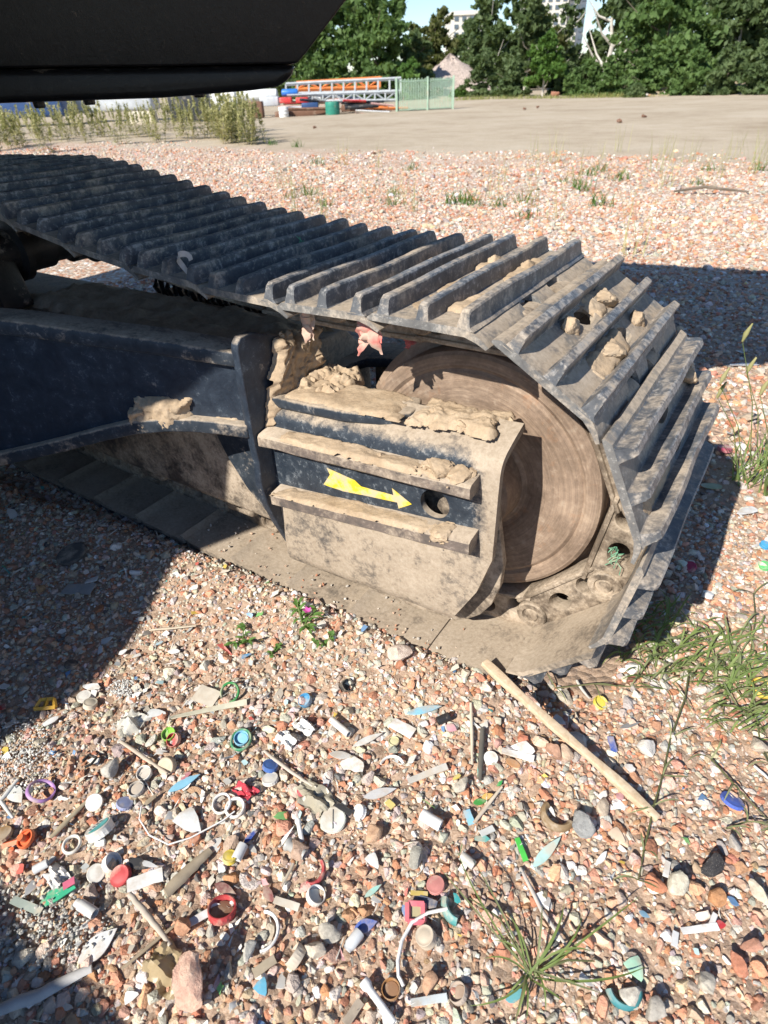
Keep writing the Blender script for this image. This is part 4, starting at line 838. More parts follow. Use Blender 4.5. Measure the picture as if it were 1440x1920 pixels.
a, b = gp(1262, 365), gp(1402, 366); tag(MB().tube([a + Vector((0, 0, .03)), a.lerp(b, .4) + Vector((0, 0, .07)), b + Vector((0, 0, .03))], .016, 6, [.7, 1, .6]).obj('branch', M['bark'], sm=60), 'dark bare branch lying on the gravel at the right', 'branch')

# verge of yellow green grass in front of the bushes
vb = []
for i in range(26):
    t = i / 25; q = far_ground(862 + 350 * t, 188 - 6 * t) + Vector(HF) * RNG.uniform(0, .8); vb.append((blades_mesh('b', 55, RNG.uniform(.12, .32), .45, .012, 600 + i, .5), q))
m = MB()
for me, q in vb: m.add([tuple(v.co + q) for v in me.vertices], [tuple(p_.vertices) for p_ in me.polygons]); bpy.data.meshes.remove(me)
M['verge'] = leaf_material('verge_grass', (.16, .20, .06), (.28, .29, .10), (.42, .38, .17)); tag(m.obj('verge_grass', M['verge']), 'yellow green grass verge along the foot of the bushes', 'grass', kind='stuff')
# more scrap in the yard
for i in range(30):
    x0 = RNG.uniform(500, 700); y0 = RNG.uniform(174, 212); l = RNG.uniform(24, 80); D_ = DT - .6 + RNG.uniform(-.9, 1.4) - (y0 - 195) * .03; mt = ['grey_steel', 'brown_rust', 'white_paint', 'orange_paint', 'dark_panel', 'pink', 'green_paint', 'silver', 'navy', 'red_plastic'][i % 10]
    cn = {'grey_steel': 'grey', 'brown_rust': 'rusty brown', 'white_paint': 'white', 'orange_paint': 'orange', 'dark_panel': 'black', 'pink': 'pink', 'green_paint': 'pale green', 'silver': 'silver', 'navy': 'navy', 'red_plastic': 'red'}[mt]
    o = MB().beam(at_d(x0, y0, D_), at_d(x0 + l, y0 + RNG.uniform(-5, 5), D_ + RNG.uniform(-.4, .4)), RNG.uniform(.05, .13), RNG.uniform(.03, .09)).obj('scrap_bar', M[mt]); tag(o, '%s steel bar lying in the scrap heap by the fence' % cn, 'scrap bar', 'bars in the scrap heap')

# ------------------------------------------------------------------ foreground: stick, scraps, caps, stones, plants
_mc = {}
def cm(col, rough=.55, dust=.38, trans=0.0):
    g_ = sum(col) / 3; col = tuple((c * .86 + g_ * .14) * .92 for c in col); k = (tuple(round(c, 3) for c in col), rough, dust, trans)
    if k not in _mc: _mc[k] = plain('scrap_%03d' % len(_mc), col, rough, .12, 45, .12, dust, trans=trans)
    return _mc[k]
WHITE, OFFW, CLEAR, CREAM, GREY = (.80, .80, .79), (.68, .66, .61), (.62, .60, .53), (.62, .56, .44), (.30, .30, .30)
RED, BLUE, LBLUE, TEAL, GREEN, YEL, ORG, PINK, PURP, BLK = (.52, .04, .045), (.03, .13, .50), (.22, .55, .76), (.02, .33, .32), (.03, .28, .08), (.75, .58, .03), (.72, .13, .02), (.68, .32, .38), (.42, .20, .55), (.03, .03, .032)
def seat(px, py, lift=.010): q = gp(px, py); q.z += lift; return q, gp_scale(q)
def cap(px, py, d, col, lb, open_=True, h=.45, tilt=(0, 0), inner=None, ridges=True, name='bottle_cap', cat='bottle cap', lift=.006, prt=None):
    q, s = seat(px, py, lift); r = d * s * .48; H = h * 1.55 * r; N = 40 if ridges else 32; w_ = r * .10
    if open_: prof = [(0, w_ * 1.2), (r - w_ * 1.6, w_ * 1.2), (r - w_, w_ * 2), (r - w_, H * .5), (r - w_ * 1.15, H * .55), (r - w_, H * .6), (r - w_, H), (r - w_ * .3, H), (r, H - w_ * .3), (r, H * .5), (r, w_ * .5), (r - w_ * .5, 0), (0, 0)]
    else: prof = [(0, H), (r * .55, H), (r * .62, H * .96), (r * .82, H * .96), (r - w_ * .6, H * .99), (r - w_ * .1, H - w_ * .6), (r, H * .85), (r, H * .2), (r * 1.03, H * .15), (r * 1.03, 0), (0, 0)]
    m = MB().lathe(prof, (0, 0, 0), (0, 0, 1), N)
    if ridges:
        n = len(prof)
        for k in range(N):
            if k % 2:
                for i, (rr, hh) in enumerate(prof):
                    if rr >= r * .995: x, y, z = m.v[k * n + i]; m.v[k * n + i] = (x * .955, y * .955, z)
    o = m.obj(name, cm(col), sm=38, loc=q, rot=(tilt[0] + random.uniform(-.12, .12), tilt[1] + random.uniform(-.12, .12), random.uniform(0, 6)))
    tag(o, lb, cat)
    if inner is not None:
        MB().lathe([(0, w_ * 1.5), (r * .82, w_ * 1.5), (r * .8, w_ * 2.6), (r * .4, w_ * 3.3), (0, w_ * 2.8)], (0, 0, 0), (0, 0, 1), 20).obj('fill', cm(inner, .95, .3), o, sm=60)
    if prt is not None:                    # flat printed half disc and bars on the lid
        pts = [(r * .8 * math.cos(a), r * .8 * math.sin(a)) for a in np.linspace(0, math.pi, 16)]; MB().prism(pts, lambda a, b: (a, b, H), lambda a, b: (a, b, H + .0005)).obj('print', cm(prt, .4, 0), o)
        for i in range(4): MB().box((-.55 * r + i * .3 * r, -.42 * r, H), (-.37 * r + i * .3 * r, -.16 * r, H + .0004)).obj('print', cm((.10, .16, .18), .5, 0), o)
    return o
def ring(px, py, d, th, col, lb, tilt=(0, 0), name='cap_ring', arc=2 * math.pi, a0=0.0, flat=1.0, lift=.012, cat='ring'):
    q, s = seat(px, py, lift); r = d * s * .5; n = max(10, int(34 * arc / 6.28)); full = arc > 6.2
    pts = [(r * math.cos(a0 + arc * i / n), r * math.sin(a0 + arc * i / n) * flat, 0) for i in range(n + 1)]
    o = MB().tube(pts, 1, 8, [(th * s * .5, th * s * .8)] * (n + 1)).obj(name, cm(col), sm=50, loc=q, rot=(tilt[0], tilt[1], 0)); return tag(o, lb, cat)
def outline(kind, n, sd):
    rg = random.Random(sd); pts = []
    if kind == 'leaf': pts = [(-1 + 2 * i / 9, .5 * math.sin(math.pi * (i / 9) ** .8)) for i in range(10)] + [(1 - 2 * i / 9, -.5 * math.sin(math.pi * (1 - i / 9) ** .8)) for i in range(1, 9)]
    elif kind == 'rect': pts = [(-1, -.5), (-.3, -.52), (.4, -.47), (1, -.5), (1, .5), (.3, .52), (-.4, .48), (-1, .5)]
    elif kind == 'oval': pts = [(math.cos(6.283 * i / 18), .5 * math.sin(6.283 * i / 18)) for i in range(18)]
    elif kind == 'tri': pts = [(-1, -.5), (0, -.55), (1, -.4), (.95, -.2), (.3, .25), (-.3, .5), (-.55, .5), (-.9, .0)]
    else: pts = [((.6 + .4 * rg.random()) * math.cos(6.283 * i / 11), .5 * (.6 + .45 * rg.random()) * math.sin(6.283 * i / 11)) for i in range(11)]
    return pts
def shard(x0, y0, x1, y1, wpx, col, lb, kind='rag', curve=.12, th=.0018, name='plastic_shard', cat='plastic scrap', twist=0.0, trans=0.0, rough=.5, lift=.012, dust=.36):
    a, b = gp(x0, y0), gp(x1, y1); c = (a + b) / 2; s = gp_scale(c); L = (b - a).length / 2; W = wpx * s; d = (b - a).normalized(); sd_ = int(x0 * 7 + y0); pts = outline(kind, 10, sd_); rg = random.Random(sd_)
    bm = bmesh.new(); vs_ = [bm.verts.new((u * L, v * W, 0)) for u, v in pts]; f = bm.faces.new(vs_)
    bmesh.ops.triangulate(bm, faces=[f]); bmesh.ops.subdivide_edges(bm, edges=bm.edges[:], cuts=1, use_grid_fill=True)
    for v in bm.verts: v.co.z = -curve * (v.co.y / max(W, 1e-4)) ** 2 * W * 1.6 + curve * .5 * math.cos(v.co.x / L * 2.3) * L * .4 + twist * v.co.x * v.co.y / W
    for fc in bm.faces:
        if fc.normal.z < 0: fc.normal_flip()
    bmesh.ops.solidify(bm, geom=bm.faces[:], thickness=th); bmesh.ops.recalc_face_normals(bm, faces=bm.faces)
    me = bpy.data.meshes.new(name); bm.to_mesh(me); bm.free(); smooth(me, 40); c.z += lift
    o = link(name, me, cm(col, rough, dust, trans), loc=c, rot=(rg.uniform(-.15, .15), rg.uniform(-.1, .1) - math.asin(max(-1, min(1, d.z))), math.atan2(d.y, d.x))); return tag(o, lb, cat)
def stick(pts, wpx, col, lb, name='stick', cat='stick', flat=.7, lift=.012, taper=(.8, 1, .9, .6), mat=None, seg=8, rough=.85):
    P = [gp(*q) + Vector((0, 0, lift)) for q in pts]; s = gp_scale((P[0] + P[-1]) / 2); rg = random.Random(int(pts[0][0])); n = 12; Q = []
    for i in range(n + 1):
        t = i / n * (len(P) - 1); k = min(int(t), len(P) - 2); Q.append(P[k].lerp(P[k + 1], t - k) + Vector((rg.uniform(-1, 1), rg.uniform(-1, 1), rg.uniform(-.5, .5))) * wpx * s * .05)
    r = wpx * s * .5; tp = [(float(np.interp(i / n, np.linspace(0, 1, len(taper)), taper)) * r, float(np.interp(i / n, np.linspace(0, 1, len(taper)), taper)) * r * flat) for i in range(n + 1)]
    o = MB().tube(Q, 1, seg, tp).obj(name, mat or cm(col, rough, .1), sm=45); return tag(o, lb, cat)
def tubeo(x0, y0, x1, y1, wpx, col, lb, name='plastic_tube', cat='plastic tube', lift=.012, flare=1.0, trans=0.0):
    a, b = gp(x0, y0), gp(x1, y1); s = gp_scale((a + b) / 2); r = wpx * s * .36; d = b - a; L = d.length; z = Vector((0, 0, lift + r * .5))
    o = MB().lathe([(r * .78, 0), (r * flare * .98, 0), (r * flare, L * .04), (r * flare, L * .12), (r, L * .2), (r, L * .96), (r * .97, L), (r * .78, L), (r * .76, L * .9), (r * .76, L * .1), (r * .78, 0)], (0, 0, 0), d, 20, False).obj(name, cm(col, .4, .1, trans), sm=40, loc=a + z); return tag(o, lb, cat)
def rock(px, py, d, col, lb, sd, flat=.7, name='stone', cat='stone', el=1.0):
    q, s = seat(px, py, d * .0004); me = rock_mesh(name, sd, 3, 9, flat); rough_up(me, .05, 3, sd); o = link(name, me, stone_mat(col), loc=q, rot=(random.uniform(-.2, .2), random.uniform(-.2, .2), sd * 1.7)); k = d * s * .56; o.scale = (k * el, k, k); return tag(o, lb, cat)
_sm = {}
def stone_mat(col):
    if col not in _sm:
        k = NT('stone_%02d' % len(_sm)); co = k.coord(); a = k.noise(co, 2.4, 6, .7); b = k.noise(co, 11, 4, .7)
        c = k.mix(.7, col, k.ramp(a, [(.3, (.3, .28, .27)), (.7, (.72, .70, .68))]), 'OVERLAY'); c = k.mix(k.math('MULTIPLY', k.ramp(b, [(.55, 0.0), (.72, 1.0)]), .35), c, (.62, .55, .47))
        _sm[col] = k.done(c, .92, 0, k.bump(k.math('ADD', a, k.math('MULTIPLY', b, .5)), .35, .12), .2)
    return _sm[col]
def crumple(px, py, d, col, lb, sd, flat=.45, name='crumpled_film', cat='plastic film', trans=.0, el=1.4, ang=0):
    q, s = seat(px, py, .012); rg = random.Random(sd); bm = bmesh.new(); bmesh.ops.create_grid(bm, x_segments=16, y_segments=12, size=1)
    for v in bm.verts:
        p0 = v.co.copy(); n_ = mnoise.noise(p0 * 1.6 + Vector((sd, 0, 0))); n2 = mnoise.noise(p0 * 4 + Vector((0, sd, 3))); r = 1 + .35 * mnoise.noise(p0.normalized() * 2 + Vector((sd, sd, 0))) if p0.length > .01 else 1
        v.co = Vector((p0.x * el * r * .8, p0.y * r * .75, n_ * .75 + n2 * .3 + .25 * (1 - p0.length_squared))) ; v.co.z *= flat * 1.6
    bmesh.ops.solidify(bm, geom=bm.faces[:], thickness=.03); me = bpy.data.meshes.new(name); bm.to_mesh(me); bm.free(); smooth(me, 30)
    o = link(name, me, cm(col, .3, .1, trans), loc=q, rot=(0, 0, ang)); k = d * s * .5; o.scale = (k, k, k); return tag(o, lb, cat)

# long split board with a nail hole, leaning beside the track end
sa, sb = gp(905, 1268) + Vector((0, 0, .045)), gp(1228, 1546) + Vector((0, 0, .012)); dd = (sb - sa).normalized(); sv = dd.cross(Vector((0, 0, 1))).normalized(); up_ = sv.cross(dd); sc_ = gp_scale((sa + sb) / 2)
def wood_material():
    k = NT('pale_split_wood'); co = k.coord(False, 'Generated'); mp = k.n('ShaderNodeMapping'); mp.inputs['Scale'].default_value = (4, 4, 4); k.l(k.coord(False), mp.inputs['Vector'])
    a = k.noise(mp.outputs[0], 14, 5, .6, 1.2); b = k.noise(mp.outputs[0], 70, 3); c = k.ramp(a, [(.3, (.46, .34, .22)), (.55, (.60, .47, .33)), (.75, (.68, .56, .42))]); return k.done(c, .8, 0, k.bump(b, .3, .002), .2)
M['wood'] = wood_material(); m = MB(); N_ = 26; vs_ = []
for i in range(N_ + 1):
    t = i / N_; c = sa.lerp(sb, t) + sv * .004 * math.sin(t * 5) + up_ * .006 * math.sin(t * 3); hw = (.0090 - .0016 * t + .0012 * math.sin(t * 17)); ht = .0055 + .001 * math.sin(t * 9)
    vs_ += [c - sv * hw - up_ * ht, c + sv * hw - up_ * ht, c + sv * hw * .96 + up_ * ht, c - sv * hw * .96 + up_ * ht]
m.add(vs_, [(i * 4 + k, i * 4 + (k + 1) % 4, (i + 1) * 4 + (k + 1) % 4, (i + 1) * 4 + k) for i in range(N_) for k in range(4)] + [(3, 2, 1, 0), (N_ * 4, N_ * 4 + 1, N_ * 4 + 2, N_ * 4 + 3)])
wst = m.obj('wood_stick', M['wood'], bevel=.0012); tag(wst, 'long pale wooden slat lying on gravel beside the track end', 'wood slat')
nh = sa.lerp(sb, .955) + up_ * .0068; o = MB().lathe([(0, 0), (.0035, 0), (.0035, .0006), (0, .0006)], nh, up_, 14).obj('nail_hole', cm((.03, .02, .015), .9, 0), wst)

# caps
CAPS = [
 (171, 1327, 26, CREAM, 'small cream closed cap right of the yellow bracket', False, .5, (.25, -.2), None), (160, 1311, 27, OFFW, 'dull white closed cap touching the small cream cap', False, .3, (.2, 0), None),
 (319, 1382, 27, (.25, .58, .05), 'lime green cap tucked under a small red cap', True, .4, (.3, 0), None), (330, 1391, 27, RED, 'small red cap overlapping a lime green cap', True, .5, (.5, -.2), None),
 (454, 1390, 29, LBLUE, 'light blue cap sitting inside a green ring', True, .45, (.25, 0), LBLUE), (274, 1455, 29, WHITE, 'open white cap left of the tan shell piece', True, .45, (.2, .2), (.5, .45, .4)),
 (259, 1485, 31, (.45, .44, .42), 'open grey cap packed with grit', True, .35, (.1, 0), (.46, .40, .34)), (135, 1252, 24, (.10, .10, .10), 'dark cap at the edge of the left shadow', False, .4, (.3, .3), None),
 (180, 1508, 32, WHITE, 'white closed cap beside the lavender cap', False, .3, (.4, -.3), None), (235, 1512, 31, (.30, .36, .62), 'lavender blue closed cap with raised rings', False, .25, (.3, -.2), None),
 (432, 1614, 27, YEL, 'yellow closed cap beside a white threaded stub', False, .5, (.2, 0), None), (231, 1646, 39, RED, 'red closed screw cap beside a white paper scrap', False, .38, (.25, -.2), None),
 (183, 1641, 34, OFFW, 'off white closed cap left of the red screw cap', False, .35, (.35, -.2), None), (208, 1624, 36, WHITE, 'open white cup leaning behind the off white cap', True, .5, (.7, .5), None),
 (418, 1716, 55, RED, 'large red ridged cap with brown earth inside', True, .42, (-.25, .25), (.30, .16, .09)), (648, 1290, 25, BLK, 'small open black cap on pale gravel', True, .6, (-.6, .4), None),
 (575, 1319, 27, (.04, .32, .60), 'small open blue cap above the crumpled white scraps', True, .5, (.35, 0), (.04, .32, .60)), (739, 1395, 21, (.66, .62, .34), 'tiny pale yellow cap beside a clear spoon piece', True, .3, (.2, 0), (.66, .62, .34)),
 (920, 1427, 28, WHITE, 'white closed cap with a square mark beside the dark twig', False, .35, (.2, 0), None), (507, 1443, 30, (.04, .14, .46), 'blue closed cap above a white cap', False, .4, (.35, -.2), None),
 (508, 1467, 32, OFFW, 'white closed cap just below a blue cap', False, .3, (.2, 0), None), (563, 1514, 23, ORG, 'small orange cap with a dark hole', False, .4, (.8, 0), None),
 (590, 1686, 37, WHITE, 'open white cap with inner ring in the lower middle', True, .5, (.35, -.35), OFFW), (817, 1664, 36, (.60, .22, .20), 'flat faded pinkish red cap near the grass', False, .22, (.15, .2), None),
 (802, 1764, 38, (.50, .43, .34), 'beige ribbed knob standing beside the white wire', False, .7, (.3, 0), None), (734, 1861, 37, (.42, .20, .06), 'open copper brown cap beside the white pipe', True, .45, (.1, .1), (.30, .16, .08)),
 (862, 1869, 38, (.52, .42, .34), 'open beige cap near the bottom edge', True, .45, (-.3, -.4), (.42, .30, .22)), (563, 1803, 44, (.56, .48, .38), 'cream cup lying on its side in the lower left', True, .6, (1.2, .4), None),
 (1123, 1323, 28, (.78, .62, .03), 'bright yellow open cap below the track end', True, .4, (.3, -.2), (.78, .62, .03)), (1370, 1507, 43, (.06, .13, .55), 'royal blue oval closed cap at the right side', False, .2, (.3, .2), None),
 (1293, 1068, 23, (.50, .03, .10), 'crimson cap in the track shadow', False, .4, (.3, .2), None), (1324, 1122, 20, WHITE, 'small white cap in the track shadow', False, .6, (.2, .2), None), (1431, 1066, 22, (.10, .55, .16), 'green cap at the right edge', False, .35, (.2, 0), None), (1432, 1027, 20, (.03, .36, .66), 'cyan cap at the right edge', False, .4, (.3, 0), None),
 (1357, 848, 26, (.45, .05, .12), 'dark red cap on far side of the track shadow', False, .4, (.2, 0), None), (25, 1597, 10, ORG, 'orange plug knob lying at the left edge', False, .5, (0, 0), None), (318, 1438, 34, (.52, .42, .29), 'tan shell shaped cap right of the open white cap', False, .5, (.5, .6), None),
 (7, 1571, 38, (.40, .24, .10), 'brown wooden disc at the left edge', False, .25, (.2, .1), None), (678, 1526, 28, WHITE, 'white dish cap with a red stripe', False, .45, (.7, .3), None)]
for (px, py, d, c, lb, op, h, tl, inn) in CAPS: cap(px, py, d, c, lb, op, h, tl, inn)
cap(193, 1566, 52, (.74, .73, .69), 'large ridged white cap with teal printed lid', False, .45, (.55, -.35), prt=(.02, .42, .44))
lid = cap(625, 1541, 50, (.66, .68, .62), 'large round pale lid with a crack line across it', False, .10, (.08, 0), ridges=False, name='round_lid', cat='lid')
MB().box((-.0006, -.016, .0), (.0006, .016, .0049)).obj('crack_line', cm((.2, .2, .19), .8, 0), lid)
cap(137, 1043, 58, (.12, .11, .10), 'large round dark disc half buried in the shadow', False, .12, (.1, 0), ridges=False, name='round_lid', cat='lid')
# rings and arcs
ring(433, 1305, 35, 5, (.03, .30, .08), 'green cap ring above a pale plastic strip', (.6, .2)); ring(454, 1394, 38, 5, (.03, .26, .12), 'green ring round a light blue cap', (.25, 0))
ring(84, 1494, 46, 5, PURP, 'purple plastic ring at the left', (-.5, .3), lift=.02); ring(418, 1513, 34, 5, WHITE, 'white cap ring left of its twin', (.3, 0)); ring(443, 1521, 33, 6, WHITE, 'white cap ring with a twig inside', (.2, .1)); ring(139, 1590, 30, 6, OFFW, 'dull white ring below the teal printed cap', (.1, .1))
ring(492, 1752, 64, 6, WHITE, 'large white broken ring right of the red ridged cap', (.1, 0), arc=3.0, a0=-.9); ring(735, 1447, 46, 5, WHITE, 'white curved plastic arc beside torn white plastic', (.1, 0), arc=2.4, a0=.9)
ring(590, 1640, 36, 8, (.42, .03, .04), 'dark red hooked arc in the lower middle', (.3, 0), arc=3.0, a0=-1.6, flat=1.2); ring(1166, 1860, 54, 12, (.03, .22, .25), 'teal glass hook near the foreground grass', (.2, 0), arc=3.0, a0=-2.6)
ring(862, 1702, 58, 14, (.03, .30, .31), 'curved teal glass piece behind the foreground grass', (.1, 0), arc=1.7, a0=3.3); ring(1427, 1297, 36, 7, (.75, .48, .02), 'yellow ring with blue core in the grass at the right', (.2, 0)); ring(1043, 1536, 50, 13, (.26, .17, .08), 'brown leather horseshoe strip left of the grey stone', (.1, 0), arc=3.6, a0=-3.6, flat=.9, cat='leather strip', name='leather_strip')
# flat scraps: (x0,y0,x1,y1,width,colour,label,kind)
SH = [
 (122, 1108, 178, 1112, 26, (.40, .40, .40), 'grey glossy printed card in the left shadow', 'rect'), (163, 1096, 186, 1090, 14, WHITE, 'small white label beside the grey card', 'rect'), (155, 1292, 196, 1296, 20, WHITE, 'white broken plate piece above the dull white cap', 'rag'), (275, 1345, 314, 1338, 18, (.66, .68, .68), 'silver white wrapper tail right of the clear cup', 'tri'), (80, 1370, 115, 1348, 16, WHITE, 'torn white wrapper below the yellow bracket', 'rag'),
 (371, 1304, 408, 1318, 34, (.60, .54, .44), 'beige square tile left of the green ring', 'rect'), (320, 1350, 465, 1324, 11, (.64, .62, .48), 'long pale plastic strip below the green ring', 'rect'), (222, 1230, 244, 1226, 14, WHITE, 'small white chip above the foam crumbs', 'rag'), (316, 1227, 340, 1228, 12, WHITE, 'white chip right of a grey stone', 'rag'), (410, 1238, 430, 1248, 15, WHITE, 'white chip near the little weed', 'rag'),
 (453, 1240, 472, 1230, 8, (.04, .30, .62), 'blue chip under the little weed', 'tri'), (292, 1216, 310, 1208, 8, LBLUE, 'pale blue chip near the shadow edge', 'rag'), (0, 1334, 16, 1330, 16, (.45, .03, .03), 'red plastic scrap at the left edge', 'rag'),
 (318, 1490, 378, 1458, 18, LBLUE, 'light blue leaf shaped shard in the left foreground', 'leaf'), (20, 1478, 46, 1512, 26, (.66, .68, .66), 'greyish white shell scrap at the left', 'leaf'), (338, 1530, 385, 1556, 36, (.66, .68, .68), 'frosted white triangular plastic piece', 'tri'), (242, 1668, 308, 1644, 24, WHITE, 'white folded paper scrap right of the red screw cap', 'rect'), (245, 1618, 282, 1634, 20, (.06, .06, .065), 'black rubber crescent above the white paper scrap', 'leaf'), (258, 1620, 300, 1632, 10, (.60, .61, .62), 'clear curved strip over the black rubber', 'leaf'),
 (75, 1700, 146, 1662, 26, (.02, .46, .24), 'green sachet wedge with a pink label', 'tri'), (28, 1692, 82, 1716, 14, (.32, .38, .34), 'glassy greenish strip at the shadow edge', 'rect'), (150, 1812, 224, 1746, 40, (.68, .70, .72), 'large white plastic slab in the lower left', 'leaf'), (358, 1736, 396, 1716, 14, (.66, .67, .72), 'white strip left of the large red cap', 'rect'), (405, 1664, 445, 1682, 17, (.24, .09, .08), 'dark red shard above the large red cap', 'leaf'), (236, 1880, 262, 1862, 18, WHITE, 'white film scrap near the pink rock', 'tri'),
 (762, 1344, 828, 1330, 18, LBLUE, 'light blue shard below the track plates', 'leaf'), (836, 1366, 856, 1376, 17, PINK, 'pink rounded shard beside the black stub', 'leaf'), (735, 1360, 775, 1382, 24, WHITE, 'white plastic block in the sunlit gravel', 'rect'), (662, 1404, 718, 1382, 14, (.60, .62, .62), 'clear spoon shaped plastic piece', 'leaf'), (636, 1434, 690, 1446, 34, WHITE, 'large torn white plastic sheet in the middle', 'rag'), (618, 1420, 664, 1424, 16, (.55, .54, .51), 'grey translucent shard left of the torn sheet', 'leaf'),
 (765, 1470, 838, 1444, 12, (.52, .50, .46), 'long grey plastic sliver in the middle', 'rect'), (682, 1502, 744, 1484, 18, (.54, .54, .55), 'grey curved plastic sliver above the dish cap', 'leaf'), (874, 1525, 884, 1552, 13, LBLUE, 'small light blue rectangle left of a thin stick', 'rect'), (886, 1512, 912, 1507, 12, (.05, .30, .05), 'green leaf scrap beside an orange one', 'leaf'), (902, 1502, 924, 1496, 12, (.72, .42, .08), 'orange leaf scrap beside a green one', 'leaf'), (930, 1480, 942, 1470, 8, (.03, .36, .07), 'tiny green scrap at the stick tip', 'rag'),
 (964, 1404, 1004, 1416, 34, WHITE, 'white crumpled plastic piece right of the marked cap', 'rag'), (940, 1412, 1000, 1430, 14, WHITE, 'white strip under the crumpled plastic piece', 'rect'), (948, 1430, 974, 1444, 16, (.60, .30, .12), 'orange brown shell chip below the white strip', 'oval'), (846, 1470, 866, 1456, 10, (.74, .62, .08), 'yellow torn scrap in the middle', 'rag'), (726, 1508, 738, 1520, 12, (.70, .58, .15), 'yellow bead tag above the white roll', 'rect'),
 (496, 1664, 514, 1702, 17, (.32, .03, .05), 'dark red lump of plastic right of the splinter', 'rag'), (684, 1688, 716, 1664, 10, (.35, .70, .62), 'pale teal leaf shaped chip', 'leaf'), (850, 1678, 862, 1702, 14, (.03, .42, .44), 'turquoise chip behind the foreground grass', 'rag'), (664, 1748, 708, 1734, 24, (.03, .12, .55), 'blue half of a ridged cap', 'leaf'), (755, 1702, 768, 1734, 12, (.06, .26, .66), 'blue wedge behind the pink frame', 'leaf'), (776, 1688, 818, 1706, 17, (.10, .12, .19), 'navy block above the pink frame', 'rect'), (770, 1680, 802, 1682, 8, (.62, .46, .10), 'mustard strip above the navy block', 'rect'),
 (484, 1845, 506, 1862, 24, (.10, .42, .62), 'blue shard at the lower middle left', 'tri'), (516, 1692, 562, 1708, 13, (.62, .58, .50), 'pale cardboard strip beside the dark red lump', 'rect'), (886, 1578, 922, 1580, 14, (.10, .46, .42), 'teal cloth scrap below the thin stick', 'rag'), (900, 1570, 925, 1558, 12, (.62, .64, .62), 'grey white strip over the teal cloth', 'rect'), (770, 1884, 838, 1876, 13, (.55, .62, .66), 'pale blue plastic strip near the bottom edge', 'rect'), (690, 1608, 714, 1628, 20, (.66, .68, .68), 'white triangular chip left of the dark grey stone', 'tri'),
 (1142, 1388, 1150, 1416, 12, (.03, .09, .42), 'dark blue tab on bare gravel at the right', 'rect'), (1034, 1352, 1060, 1358, 18, (.62, .63, .68), 'white chip beside the wooden slat', 'tri'), (1166, 1444, 1192, 1448, 18, (.74, .74, .74), 'crumpled white foil left of the grass runner', 'rag'), (1160, 1370, 1198, 1362, 9, (.22, .22, .22), 'grey pointed flake below the grass', 'leaf'), (968, 1578, 985, 1620, 10, (.06, .56, .06), 'bright green plastic strip left of a pale teal shard', 'rect'), (997, 1632, 1050, 1576, 18, (.38, .60, .58), 'long pale teal shard', 'leaf'),
 (1176, 1800, 1208, 1836, 34, (.42, .72, .52), 'mint green triangular shard near the grass', 'tri'), (1275, 1750, 1342, 1744, 12, WHITE, 'white strip with a red tip at the right', 'rect'), (1328, 1742, 1338, 1718, 9, WHITE, 'short white strip standing on the longer one', 'rect'), (1338, 1738, 1358, 1740, 14, (.60, .02, .03), 'red tip beside the white strip', 'leaf'), (1244, 1650, 1250, 1620, 10, WHITE, 'white peg above the brick stone', 'rect'), (1114, 1628, 1136, 1602, 13, WHITE, 'white bone shaped strip right of the teal shard', 'rag'), (1260, 1780, 1264, 1752, 11, (.62, .64, .66), 'grey white strip below the white strip', 'rect'), (1195, 1714, 1215, 1726, 10, (.16, .32, .46), 'small slate blue chip in the right foreground', 'leaf'), (1142, 1560, 1172, 1580, 20, (.64, .48, .34), 'beige shell fragment right of the grey stone', 'tri'), (985, 1862, 945, 1880, 22, (.12, .42, .48), 'teal scrap at the bottom edge', 'rag'),
 (1312, 915, 1352, 918, 22, (.36, .40, .22), 'olive clear bottle base in the track shadow', 'oval'), (1380, 970, 1420, 955, 26, (.70, .70, .70), 'white crumpled scrap at the edge of the track shadow', 'rag'), (1350, 690, 1432, 686, 14, (.66, .66, .66), 'white sheet lying in the sunny streak', 'rag'), (270, 1520, 300, 1492, 9, (.38, .30, .20), 'brown bark strip right of the lavender cap', 'leaf'), (478, 1832, 518, 1802, 16, (.50, .41, .28), 'tan bark strip left of the cream cup', 'rect'), (648, 1925, 678, 1882, 16, (.36, .29, .22), 'weathered wood piece at the bottom edge', 'rect'), (455, 1590, 486, 1560, 14, (.02, .07, .36), 'dark blue plastic clip beside the threaded stub', 'rag'), (362, 1586, 378, 1566, 16, (.55, .16, .06), 'orange red shard right of the frosted piece', 'leaf'), (340, 1470, 362, 1452, 12, (.60, .22, .25), 'pink chip above the light blue leaf shard', 'rag'), (556, 1486, 580, 1500, 20, (.55, .10, .12), 'red crumpled chip above the orange cap', 'rag'), (630, 1512, 660, 1532, 11, (.05, .05, .055), 'black bent handle behind the round lid', 'rect')]
for r_ in SH: shard(*r_[:7], kind=r_[7], curve=.10 if r_[7] != 'rect' else .03, twist=.06)
gs = [o for o in bpy.data.objects if o.get('label', '').startswith('green sachet')][0]
MB().box((.012, -.006, .0045), (.030, .007, .0052)).obj('pink_label', cm((.62, .12, .22), .4, 0), gs)
